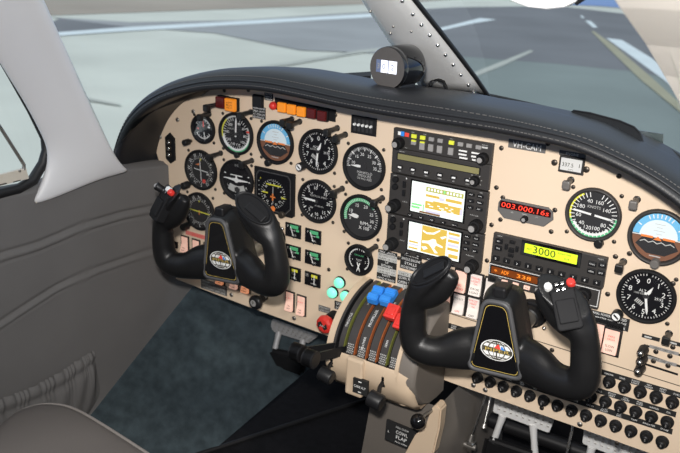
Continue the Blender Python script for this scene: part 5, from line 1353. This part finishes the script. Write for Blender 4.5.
# slots: six across; bars of dark face between them
slots = [(-101, 'olive_in'), (-80, 'ornge_in'), (-59, 'ornge_in'), (-41, 'ornge_in'), (-21, 'ornge_in'), (-3, 'olive_in')]
slots = [(-108, 'blackmatt'), (-92, 'olive_in'), (-70, 'ornge_in'), (-47, 'ornge_in'), (-27, 'ornge_in'), (-7, 'olive_in')]
hw = 3.6
edges = [QX0 + 8] + sum([[c - hw, c + hw] for c, _ in slots], []) + [QX1 - 4]
mb = MB()
for i in range(0, len(edges), 2): slab(mb, XA(edges[i]), XA(edges[i + 1]), QR - 8, QR, 6, 89, 'drum')
mb.build('slotted_face', t)
for c, m in slots:
    mb = MB(); slab(mb, XA(c - hw), XA(c + hw), QR - 34, QR - 10, 6, 89, 'blackmatt')
    rows = []
    for sx in (-1, 1):
        rows = []
        for k in range(25):
            a = 8 + 82 * k / 24; y0, z0 = drum(a, QR - 9.5); y1, z1 = drum(a, QR - 1)
            rows.append([Vector((XA(c + sx * (hw - .15)), y0, z0)), Vector((XA(c + sx * (hw - .15)), y1, z1))])
        mb.grid(rows, m)
    slab(mb, XA(c - hw), XA(c - hw + 1.3), QR - 12, QR - 1.5, 8, 90, m)
    mb.build('slot_lining', t)
# markings on the face: text climbing along the bars
mb = MB()
def facetext(s, xc, a0, h, m='white'):
    """text written up along the curved face"""
    v, f, tw, th = text_geo(s); k = h / max(th, .5); out = []
    for (x, z) in v:
        along_ = x * k; a = a0 + math.degrees(along_ / QR); y, zz = drum(a, QR + .35)
        out.append((XA(xc - z * k), y, zz))
    mb.add(out, f, m)
facetext('THROTTLE', -100, 38, 4.2); facetext('PROPELLER', -58.5, 46, 5.2); facetext('MIXTURE', -17, 52, 5); facetext('HIGH RPM', -81, 62, 3.6); facetext('RICH', -37, 64, 4); facetext('FEATHER', -58.5, 22, 4.4); facetext('LEAN', -17, 28, 4)
for xx in (-81, -37, -17, 4, -58.5):
    for k in range(5):
        for j in range(4):
            a = 9 + k * 2.0; y0, z0 = drum(a, QR + .3); y1, z1 = drum(a + 1.1, QR + .3); xq = XA(xx) - 6 + j * 3.2 + (k % 2) * 1.5
            mb.add([(xq, y0, z0), (xq + 1.8, y0, z0), (xq + 1.8, y1, z1), (xq, y1, z1)], [[0, 1, 2, 3]], 'offwhite')
mb.build('lettering', t)
# beige end cheeks (left thin, right broad taupe-sided)
def cheek(x0, x1, r, m, name, prof=None, label=None):
    mb = MB(); pts = []
    for k in range(31):
        a = -12 + 101 * k / 30; pts.append(drum(a, r))
    pts += [(-1, r * .98), (-1, -150), (-20, -150)] if prof is None else prof
    n = len(pts); A = [Vector((XA(x0), p[0], p[1])) for p in pts]; B = [Vector((XA(x1), p[0], p[1])) for p in pts]
    mb.grid([A, B], m, closed=True, smooth=False); mb.add(A, [list(range(n))], m); mb.add(B, [list(range(n))[::-1]], m)
    o = mb.build(name, t)
    if label: o['label'] = label
    return o
cheek(QX0 - 4, QX0 + 8, QR + 1, 'beige2', 'end_cheek', [(-1, 106), (-1, -66), (-40, -62), (-112, -46)])
cheek(QX1 - 4, QX1 + 3, QR + 4, 'beige2', 'end_cheek', [(-1, 106), (-1, -66), (-40, -62), (-112, -46)])
# taupe rounded end cover on the right
mb = MB(); pts = [drum(a, QR + 2) for a in range(-6, 90, 3)] + [(-1, -78), (-30, -78), (-62, -74), (-88, -62), (-106, -44)]
rows = []
for dx, k in ((0, 1.0), (20, 1.0), (27, .985), (30, .95)): rows.append([Vector((XA(QX1 + 3 + dx), p[0] * k, p[1] * k)) for p in pts])
mb.grid(rows, 'taupe', closed=True); mb.add(rows[-1], [list(range(len(pts)))], 'taupe'); mb.build('end_cover', t)
# beige lower front below the drum face
mb = MB()
prof = [(-QR - 1, 14), (-QR - 4, 8), (-QR - 4, -16), (-QR + 2, -34), (-QR + 18, -56), (-96, -70), (-40, -74), (-1, -74)]
rows = []
for x, k in ((QX0 - 5, .95), (QX0 - 1, .99), (QX0 + 6, 1.0), (-60, 1.0), (QX1 - 2, 1.0), (QX1 + 24, .98), (QX1 + 30, .90)):
    rows.append([Vector((XA(x), p[0] * k, p[1])) for p in prof])
mb.grid(rows, 'beige2')
mb.box((XA(-64), -QR - 2, -22), (34, 16, 72), 'beige2', bev=4); mb.build('lower_housing', t)
# round boss
mb = MB(); mb.lathe([(20, 0), (20, -6), (16, -9), (14, -8), (12, -6), (.01, -6)], 'beige2', seg=32, X=Matrix.Translation((XA(14), -86, -52)) @ Matrix.Rotation(radians(-30), 4, 'X')); mb.build('boss', t)
# small black placard on the front
pz = at(360, 387, -140); mb = MB(); X = Matrix.Translation(pz - O)
mb.prism([(-14, 14), (14, 14), (14, -14), (-14, -14)], -.8, 6, 'placard', X=X); mb.text('CARB ALT', (0, 0), 4.4, -1.1, 'white', X=X, w=23); mb.rect(-3, 9, 3, 11, -1.1, 'white', X=X); mb.rect(-3, -11, 3, -9, -1.1, 'white', X=X); mb.build('placard_plate', t)
# hooked alternate-air levers with black round knobs
for (kx, ky), (bx, by), r, m in (((376, 400.5), (382, 386), 15, 'black'), ((326.5, 375.5), (331, 366), 13, 'black')):
    p = at(kx, ky, -172); b = at(bx, by, -132)
    lab = 'black alternate air lever below the quadrant right of the small black placard' if kx > 350 else 'black alternate air lever at the lower left of the quadrant'
    q = thing('alternate_air_lever', lab, 'lever', b, 'alternate air levers')
    mb = MB(); mb.tube([Vector((0, 12, 6)), Vector((0, 2, 6)), Vector((0, -8, 2)), (p - b) * .7, p - b], 3.6, 'black', seg=10); mb.box((0, 6, 8), (9, 10, 22), 'black', bev=2); mb.build('arm', q)
    mb = MB(); d = p - b; mb.cyl(p - b + Vector((-12, 0, 2)), p - b + Vector((12, 0, -2)), r * .95, r * .95, m, 24, bev=3); mb.build('knob', q)

# levers: throttle (idle), propeller (forward), mixture (forward)
def lever(name, label, xc, ang, L, km, kind, group, bend=0.0, xk=None):
    y0, z0 = drum(ang, QR - 12); y1, z1 = drum(ang, QR + L)
    xk = xc if xk is None else xk
    q = thing(name, label, 'lever', (xc, y0, -330 + z0), group)
    d = Vector((xk - xc, y1 - y0, z1 - z0)); dn = d.normalized(); tn = Vector((0, -sin(radians(ang)), -cos(radians(ang)))).normalized()
    mb = MB(); rows = []
    for k in range(7):
        t_ = k / 6; c = d * t_; w = (9.0 if kind == 'cyl' else 5.0) - 1.2 * t_
        rows.append([c + Vector((-1.8, 0, 0)) + tn * -w, c + Vector((1.8, 0, 0)) + tn * -w, c + Vector((1.8, 0, 0)) + tn * w, c + Vector((-1.8, 0, 0)) + tn * w])
    mb.grid(rows, 'black', closed=True, smooth=False); mb.add(rows[-1], [[0, 1, 2, 3]], 'black'); mb.build('arm', q)
    mb = MB()
    if kind == 'cyl':
        c = d; mb.cyl(c + Vector((-10.5, 0, 0)), c + Vector((10.5, 0, 0)), 15.5, 15.5, km, 30, bev=2.5); mb.cyl(c + Vector((10, 0, 0)), c + Vector((-10.5, 0, 0)), 15.5, 15.5, km, 30, bev=2.5); mb.build('knob', q)
    elif kind == 'prop':
        R3 = Matrix.Translation(d) @ Matrix(((1, 0, 0, 0), (0, dn.y, tn.y, 0), (0, dn.z, tn.z, 0), (0, 0, 0, 1)))
        b_ = bmesh.new(); prof = [(-6, -18), (6, -18), (12, -11), (7, -6), (7, 0), (12, 6), (8, 16), (-6, 18)]
        A = [b_.verts.new((-10, a, b)) for a, b in prof]; B = [b_.verts.new((10, a, b)) for a, b in prof]; n = len(prof)
        b_.faces.new(A); b_.faces.new(B[::-1])
        for i in range(n): b_.faces.new([A[i], B[i], B[(i + 1) % n], A[(i + 1) % n]])
        bmesh.ops.recalc_face_normals(b_, faces=list(b_.faces)); bmesh.ops.bevel(b_, geom=list(b_.edges), offset=1.6, segments=2, affect='EDGES')
        mb.bm(b_, km, X=R3); mb.build('knob', q)
    else:
        R3 = Matrix.Translation(d) @ Matrix(((1, 0, 0, 0), (0, dn.y, tn.y, 0), (0, dn.z, tn.z, 0), (0, 0, 0, 1)))
        mb.box((0, 2, 0), (22, 18, 27), km, bev=2.2, X=R3); mb.box((0, 8, 0), (14, 10, 17), km, bev=2, X=R3); mb.build('knob', q)
    return q
lever('throttle_lever', 'left black throttle lever pulled back with black cylinder knob', -108, 9, 64, 'black', 'cyl', 'throttle levers', xk=-146)
lever('throttle_lever', 'right black throttle lever pulled back with black cylinder knob', -92, 8, 64, 'black', 'cyl', 'throttle levers', xk=-119)
lever('propeller_lever', 'left blue propeller lever pushed forward', -70, 63, 22, 'blue', 'prop', 'blue propeller levers', xk=-66)
lever('propeller_lever', 'right blue propeller lever pushed forward', -47, 64, 22, 'blue', 'prop', 'blue propeller levers', xk=-43)
lever('mixture_lever', 'left red mixture lever, upper of two red knobs', -27, 52, 26, 'red', 'mix', 'red mixture levers', xk=-18)
lever('mixture_lever', 'right red mixture lever, partly behind the yoke grip', -7, 47, 24, 'red', 'mix', 'red mixture levers', xk=5)

# ---- pedestal below: leaning front, taupe right side, cowl flap lever recess
ped = thing('centre_pedestal', 'taupe centre pedestal with beige front edges below the throttle quadrant', 'pedestal', (-45, 0, -702))
PO = Vector((-45, 0, -702))
TL = at(371, 404, -62); TR = at(441.5, 410, -62); BL = at(354, 465, -20); BR = at(440, 465, -20)
TLy, TRy = at(366, 412, -50), at(442, 411, -50)
xl, xr = -62, 78
xl = -66; xr = 62
def fy(z): return -48 + (-(z + 440)) * 0.16      # front face leans forward going down
mb = MB(); zs = [-406, -440, -520, -600, -702]
xlz = lambda z: xl + (z + 398) * 0.19
rows = [[Vector((xlz(z), fy(z), z)) - PO, Vector((xr, fy(z), z)) - PO] for z in zs]
mb.grid(rows, 'taupe', smooth=False)
rows = [[Vector((xr, fy(z), z)) - PO, Vector((xr + 4, 325, z)) - PO] for z in zs]; mb.grid(rows, 'taupe', smooth=False)
rows = [[Vector((xlz(z), 325, z)) - PO, Vector((xlz(z), fy(z), z)) - PO] for z in zs]; mb.grid(rows, 'taupe', smooth=False)
mb.build('body', ped)
# beige raised front right corner with recess for the cowl flap lever
A = [at(a, b, -62) for a, b in ((404, 455), (415, 435), (424.5, 428), (431, 409), (436, 404.5), (441, 410), (439, 430), (433, 455))]
mb = MB(); b_ = bmesh.new()
F_ = [b_.verts.new(v - PO) for v in A]; Bk = [b_.verts.new(v - PO + Vector((0, 26, 0))) for v in A]; n = len(A)
b_.faces.new(F_); b_.faces.new(Bk[::-1])
for i in range(n): b_.faces.new([F_[i], Bk[i], Bk[(i + 1) % n], F_[(i + 1) % n]])
bmesh.ops.recalc_face_normals(b_, faces=list(b_.faces)); bmesh.ops.bevel(b_, geom=[e for e in b_.edges], offset=2.5, segments=2, affect='EDGES')
mb.bm(b_, 'beige2'); mb.build('front_corner', ped)
# cowl flap placard lies on the front face
c4 = [at(a, b, -56) for a, b in ((388.5, 420.3), (421.5, 433.9), (415.6, 451.9), (383.2, 437.9))]
o_ = (c4[0] + c4[2]) / 2; ux = (c4[1] - c4[0]); uw = ux.length; ux.normalize(); uz = (c4[0] - c4[3]); uh = uz.length; uz = (uz - ux * uz.dot(ux)).normalized(); uy = uz.cross(ux)
X = Matrix(((ux.x, uy.x, uz.x, o_.x - PO.x), (ux.y, uy.y, uz.y, o_.y - PO.y), (ux.z, uy.z, uz.z, o_.z - PO.z), (0, 0, 0, 1)))
s_ = -1 if uy.y > 0 else 1
mb = MB(); W_, H_ = uw / 2, uh / 2
yf = -1.2 if uy.y > 0 else 1.2
mb.prism([(-W_, H_), (W_, H_), (W_, -H_), (-W_, -H_)], yf, -yf * 3, 'placard', X=X)
yt = yf * 1.3
for s, p, h, w in (('FULL CLOSE', (0, H_ * .72), 3.4, 26), ('COWL', (0, H_ * .24), 7, 24), ('FLAP', (0, -H_ * .26), 7, 22), ('PUSH OPEN', (0, -H_ * .75), 3.2, 24), ('L', (-W_ * .8, 0), 4.6, None), ('R', (W_ * .8, 0), 4.6, None)): mb.text(s, p, h, yt, 'white', w=w, X=X)
mb.build('cowl_flap_placard', ped)
# cowl flap lever with glossy black ball
b = at(433, 410, -58); p = at(418, 421.5, -105)
q = thing('cowl_flap_lever', 'black ball lever in the beige recess beside the cowl flap placard', 'lever', b)
mb = MB(); mb.tube([Vector((2, 10, 6)), Vector((0, 0, 0)), (p - b) * .5 + Vector((0, 0, 3)), p - b], 2.8, 'steel', seg=10); mb.build('arm', q)
mb = MB(); mb.sphere(p - b, 13.5, 'blackgloss', u=28, w=18); mb.build('ball_knob', q)
# ================================================================= rudder pedals
def pedal(name, label, c4, padc, group, m='alu', legs=None, flip=False):
    """c4: four corners (points) of the ribbed plate, padc: four corners of the black pad"""
    o = sum(c4, Vector()) / 4
    q = thing(name, label, 'pedal', o, group)
    def sheet(P, th, mm, nm, bev=1.5, ribs=0):
        P = [v - o for v in P]; nrm_ = (P[1] - P[0]).cross(P[3] - P[0]).normalized()
        if nrm_.y > 0: nrm_ = -nrm_
        b_ = bmesh.new(); A = [b_.verts.new(v) for v in P]; B = [b_.verts.new(v - nrm_ * th) for v in P]
        b_.faces.new(A); b_.faces.new(B[::-1])
        for i in range(4): b_.faces.new([A[i], B[i], B[(i + 1) % 4], A[(i + 1) % 4]])
        bmesh.ops.recalc_face_normals(b_, faces=list(b_.faces)); bmesh.ops.bevel(b_, geom=list(b_.edges), offset=bev, segments=3, affect='EDGES')
        mb = MB(); mb.bm(b_, mm, smooth=False)
        for k in range(ribs):
            t = (k + .7) / (ribs + .4); a = P[0].lerp(P[1], t); d = P[3].lerp(P[2], t); e = a.lerp(d, .12); f = a.lerp(d, .78)
            mb.tube([e + nrm_ * .6, f + nrm_ * .6], 1.5, mm, seg=6)
            for j in range(3):
                g = e.lerp(f, .15 + .35 * j); h = P[0].lerp(P[1], min(1, t + .055)) - a
                mb.tube([g + nrm_ * .5, g + h * .8 + nrm_ * .5], 1.1, 'steel', seg=5)
        return mb.build(nm, q)
    sheet(c4, 5, m, 'ribbed_plate', 2, 9)
    for a, b in legs:
        mb = MB(); a = a - o; b = b - o; d = (b - a)
        mb.tube([a, a.lerp(b, .5) , b], [8, 6.5, 7], m, seg=10); mb.build('bracket_leg', q)
    sheet(padc, 20, 'black', 'pad', 9)
    return q
D1 = 150
L1 = [at(*p, D1) for p in ((495, 396), (556, 415), (548.5, 433.5), (492.5, 412.5))]
P1 = [at(*p, D1 - 15) for p in ((484, 437), (536, 455), (534, 480), (478, 462))]
pedal('rudder_pedal', 'silver ribbed rudder pedal bracket with black pad under the right panel', L1, P1, 'rudder pedals', 'alu', [(at(503, 415, D1 + 4), at(494, 440, D1)), (at(533, 424, D1 + 4), at(535, 455, D1))])
L2 = [at(*p, D1) for p in ((584, 428), (650, 449), (643, 468), (582, 444))]
P2 = [at(*p, D1 - 15) for p in ((575, 470), (630, 488), (628, 512), (570, 494))]
pedal('rudder_pedal', 'silver ribbed rudder pedal at the bottom edge, right of the other silver one', L2, P2, 'rudder pedals', 'alu', [(at(592, 447, D1 + 4), at(585, 472, D1)), (at(622, 458, D1 + 4), at(625, 488, D1))])
D0 = 150
L0 = [at(*p, D0) for p in ((272, 319), (318, 336), (308, 343.5), (269, 331))]
P0_ = [at(*p, D0 - 30) for p in ((264, 348), (306, 357), (301, 378), (260, 363))]
M['dullgrey'] = mat('dull_grey_metal', (0.34, 0.34, 0.345, 1), 0.5, metal=0.1, vary=0.06)
pedal('rudder_pedal', 'grey rudder pedal bracket with round black pad under the left panel', L0, P0_, 'rudder pedals', 'dullgrey', [(at(279, 332, D0 + 3), at(275, 349, D0 - 20)), (at(303, 340, D0 + 3), at(300, 358, D0 - 20))])
# pedal linkage: thin bright rods and a dark torque tube in the right footwell
for i, (a, b, lab) in enumerate((((486, 393), (470, 441), 'thin bright control rod left of the right side pedals'), ((490.5, 397), (483.5, 428), 'shorter thin bright control rod beside the silver pedal bracket'), ((573, 425), (563, 470), 'thin bright control rod between the two silver pedals'))):
    p = at(*a, 130); q_ = at(*b, 100); t = thing('control_rod', lab, 'rod', q_, 'control rods')
    mb = MB(); mb.tube([Vector((0, 0, 0)), p - q_ + (p - q_) * .3], 2.4, 'chrome', seg=8); mb.build('rod', t)
    mb = MB(); mb.cyl((0, 0, 0), (p - q_) * .13, 5.5, 4.5, 'steel', 10); mb.build('rod_end', t)
p = at(471, 446, 100)
t = thing('rod_clevis', 'bright metal clevis at the foot of the control rods', 'clevis', p); mb = MB(); mb.box((0, 0, 0), (16, 18, 22), 'chrome', bev=3); mb.build('block', t); mb = MB(); mb.cyl((-12, -4, 2), (12, -4, 2), 6, 6, 'steel', 14); mb.build('pin', t)
p = at(500, 436, 200); t = thing('torque_tube', 'dark pedal torque tube across the right footwell', 'tube', p); mb = MB(); mb.cyl((-40, 30, 10), (330, 30, 10), 16, 16, 'black', 20); mb.build('tube', t)
mb = MB(); mb.cyl((250, 30, 10), (262, 30, 10), 20, 20, 'black', 20); mb.build('bearing', t)
# ================================================================= digital compass on the glareshield
c = at(387.5, 68, -40); R = 34
t = thing('compass', 'black cylindrical digital compass with white digits on top of glareshield', 'compass', c - Vector((0, 0, R + 8)))
o = Vector((0, 0, R + 8))
X = Matrix.Translation(o) @ Matrix.Rotation(radians(-5), 4, 'Z')
mb = MB(); mb.lathe([(.01, 64), (R * .96, 64), (R, 61), (R, 14), (R * .98, 13), (R * .98, 10), (R, 9), (R, 0), (R * .97, -1.5)], 'blackgloss', seg=64, X=X); mb.build('housing', t)
mb = MB(); mb.disc((0, 0), R * .975, -1.5, M.setdefault('compassface', mat('compass_face_grey', (.075, .068, .063, 1), .5, vary=.05)), 56, X=X); mb.build('face_plate', t)
mb = MB(); mb.rect(-21, -8, 19, 12, -1.8, 'bluescreen', X=X); mb.rect(-11.5, -8, 19, 12, -2.0, 'whitescreen', X=X)
for s_, x_ in (('0', -6), ('2', 11)): mb.text(s_, (x_, 2), 9, -2.3, 'bluescreen', X=X)
mb.rect(2, -8, 3.5, 12, -2.2, 'bluescreen', X=X)
mb.text('3', (-16.5, 2), 9, -2.2, 'keygrey', X=X); mb.build('display', t)
mb = MB(); X2 = Matrix.Rotation(radians(-5), 4, 'Z')
mb.box((6, 30, 7), (34, 46, 16), 'black', bev=2, X=X2); mb.box((0, 26, -2), (66, 56, 3), 'black', bev=1, X=X2); mb.tube([X2 @ Vector((-33, -2, 0)), X2 @ Vector((33, -2, 0))], .8, 'chrome', seg=5)
for x_ in (12, 22): mb.cyl((x_, 2, 2), (x_, -3, 2), 2.6, 2.6, 'bronze', 10, X=X2)
mb.build('mount', t)
# dark strap loop right of the compass
P = [atz(a, b, 118) for a, b in ((420, 97), (426, 91), (431, 87), (437, 85.5), (443, 87), (448, 93))]
t = thing('strap_loop', 'small black strap loop lying on the glareshield deck beside the compass', 'strap', P[0])
mb = MB(); Q = [p - P[0] + Vector((0, 0, h)) for p, h in zip(P, (0, 5, 9, 10, 8, 0))]
rows = [[q + Vector((0, -5, 0)), q + Vector((0, 6, 0)), q + Vector((0, 6, 2.5)), q + Vector((0, -5, 2.5))] for q in Q]
mb.grid(rows, 'blackmatt', closed=True); mb.build('strap', t)
# black air vent cover on the deck, right, with a thin grey plate behind it
p = atz(610, 128, 108)
t = thing('defroster_vent', 'raised black defroster vent on the right glareshield deck', 'vent', p)
top = [(568, 115), (574, 110.5), (590, 113), (620, 121), (634, 127), (640, 133), (643, 142)]
base = [(566, 117), (574, 120), (590, 124), (620, 133), (634, 139), (640, 143), (644, 146)]
mb = MB(); yv = p.y
T_ = [at(a, b, yv + 12 - i * 8) - p for i, (a, b) in enumerate(top)]; B_2 = [at(a, b, yv - i * 10) - p for i, (a, b) in enumerate(base)]
Bb = [v + Vector((0, 40, -14)) for v in T_]
mb.grid([B_2, T_, Bb], 'blackmatt', smooth=False); mb.build('cover', t)
mb = MB(); mb.tube(T_, 1.6, 'black', seg=6); mb.build('edge', t)
q = at(650, 134, yv + 20)
t = thing('deck_plate', 'small thin grey plate standing behind the defroster vent', 'plate', q)
mb = MB(); P = [at(a, b, yv + 20) - q for a, b in ((636, 130), (663, 134), (663, 146), (644, 142))]
mb.add(P + [v + Vector((0, 3, 0)) for v in P], [[0, 1, 2, 3], [7, 6, 5, 4], [0, 4, 5, 1], [1, 5, 6, 2], [2, 6, 7, 3], [3, 7, 4, 0]], M.setdefault('deckplate', mat('deck_plate_grey', (.06, .075, .08, 1), .3, vary=.05))); mb.build('plate', t)
# low black trim strip on the deck left of the compass
p = atz(350, 78, 112)
t = thing('deck_strip', 'long low black strip on the glareshield deck behind the compass', 'strip', p)
mb = MB(); P = [atz(a, b, 112) - p for a, b in ((318, 79), (340, 76.5), (371, 74.5), (371, 79), (330, 81))]
mb.add(P + [v + Vector((0, 0, 6)) for v in P], [[0, 1, 2, 3, 4], [9, 8, 7, 6, 5]] + [[i, (i + 1) % 5, (i + 1) % 5 + 5, i + 5] for i in range(5)], 'blackmatt'); mb.build('strip', t)
# ================================================================= pilot seat cushion corner
so_ = Vector((-330, -640, -470))
t = thing('pilot_seat', 'grey leather pilot seat cushion with light piping at the bottom left', 'seat', (-330, -640, -700))
SOz = Vector((-330, -640, -700))
outline = [atz(a, b, -405) for a, b in ((-40, 452), (0, 425), (18, 411), (36, 404.5), (50, 403), (66, 405), (80, 410.5), (95, 419), (112, 429.5), (130, 441), (150, 454), (175, 470))]
back = [Vector((-170, -560, -405)), Vector((-170, -900, -405)), Vector((-520, -900, -405)), Vector((-540, -640, -405))]
loop = smooth_path([tuple(v) for v in outline], 5) + [tuple(v) for v in back]
loop = [Vector(v) for v in loop]
cen = Vector((-350, -680, -405))
rows = []
for k, dz in ((1.0, -4), (.97, 3), (.93, 7), (.85, 11), (.75, 14), (.6, 17), (.4, 18), (.15, 18), (0.001, 18)):
    rows.append([cen + (v - cen) * k + Vector((0, 0, dz)) - SOz for v in loop])
low = [[v + Vector((0, 0, -4)) - SOz for v in loop], [cen + (v - cen) * 1.0 + Vector((0, 0, -70)) - SOz for v in loop], [cen + (v - cen) * .94 + Vector((0, 0, -88)) - SOz for v in loop]]
mb = MB(); mb.grid(rows, 'leather', closed=True); mb.grid(low, 'leather', closed=True); mb.add(low[-1], [list(range(len(loop)))], 'leather'); cu = mb.build('cushion', t)
mb = MB(); mb.tube([v + Vector((0, 0, -3)) - SOz for v in loop], 3.2, 'piping', seg=8, closed=True); mb.build('piping', t)
mb = MB()
for x_, y_ in ((-480, -560), (-220, -560), (-480, -860), (-220, -860)): mb.cyl(Vector((x_, y_, -700)) - SOz, Vector((x_, y_, -485)) - SOz, 12, 12, 'blackmatt', 12)
for x_ in (-480, -220): mb.box(Vector((x_, -710, -697)) - SOz, (30, 380, 10), 'steel', bev=2)
mb.build('frame', t)
# ================================================================= camera, flash, daylight
cd = bpy.data.cameras.new('camera'); cam = bpy.data.objects.new('camera', cd); COL.objects.link(cam)
cam.matrix_world = Matrix(((RT.x, UP.x, -FW.x, CAM.x * MM), (RT.y, UP.y, -FW.y, CAM.y * MM), (RT.z, UP.z, -FW.z, CAM.z * MM), (0, 0, 0, 1)))
cd.sensor_width = 36.0; cd.lens = 36.0 * F_PX / 680.0; cd.clip_start = 0.02; cd.clip_end = 500
cd.dof.use_dof = True; cd.dof.focus_distance = 1.22; cd.dof.aperture_fstop = 8.0
SC.camera = cam
fl = bpy.data.lights.new('flash', 'AREA'); fl.shape = 'RECTANGLE'; fl.size = 0.07; fl.size_y = 0.04; fl.energy = FLASH; fl.spread = radians(125); fl.color = (1.0, 0.96, 0.92)
flo = bpy.data.objects.new('flash', fl); COL.objects.link(flo)
pos = (CAM + UP * 110 + RT * (-30) - FW * 30) * MM
tgt = (CAM + FW * 1300 + UP * (-20) + RT * 260) * MM
dv = (tgt - pos).normalized()
flo.matrix_world = Matrix.Translation(pos) @ dv.to_track_quat('-Z', 'Y').to_matrix().to_4x4()
sun = bpy.data.lights.new('sun', 'SUN'); sun.energy = SUN; sun.angle = radians(4); sun.color = (1, 0.95, 0.88)
so = bpy.data.objects.new('sun', sun); COL.objects.link(so); so.rotation_euler = (radians(48), radians(-10), radians(75))
w = bpy.data.worlds.new('sky'); SC.world = w; w.use_nodes = True
nt = w.node_tree; bg = nt.nodes['Background']
tc = nt.nodes.new('ShaderNodeTexCoord'); sx = nt.nodes.new('ShaderNodeSeparateXYZ'); cr = nt.nodes.new('ShaderNodeValToRGB')
nt.links.new(tc.outputs['Generated'], sx.inputs[0]); nt.links.new(sx.outputs['Z'], cr.inputs[0]); nt.links.new(cr.outputs[0], bg.inputs[0])
e = cr.color_ramp.elements
e[0].position = 0.0; e[0].color = (0.22, 0.36, 0.72, 1)
e[1].position = 0.45; e[1].color = (0.80, 0.88, 1.0, 1)
k = e.new(0.08); k.color = (0.26, 0.42, 0.80, 1)
bg.inputs[1].default_value = SKY
SC.view_settings.view_transform = 'Standard'; SC.view_settings.look = 'None'
SC.view_settings.exposure = EXPO; SC.view_settings.gamma = 1.0; SC.view_settings.use_curve_mapping = False
SC.cycles.max_bounces = 8; SC.cycles.transparent_max_bounces = 16
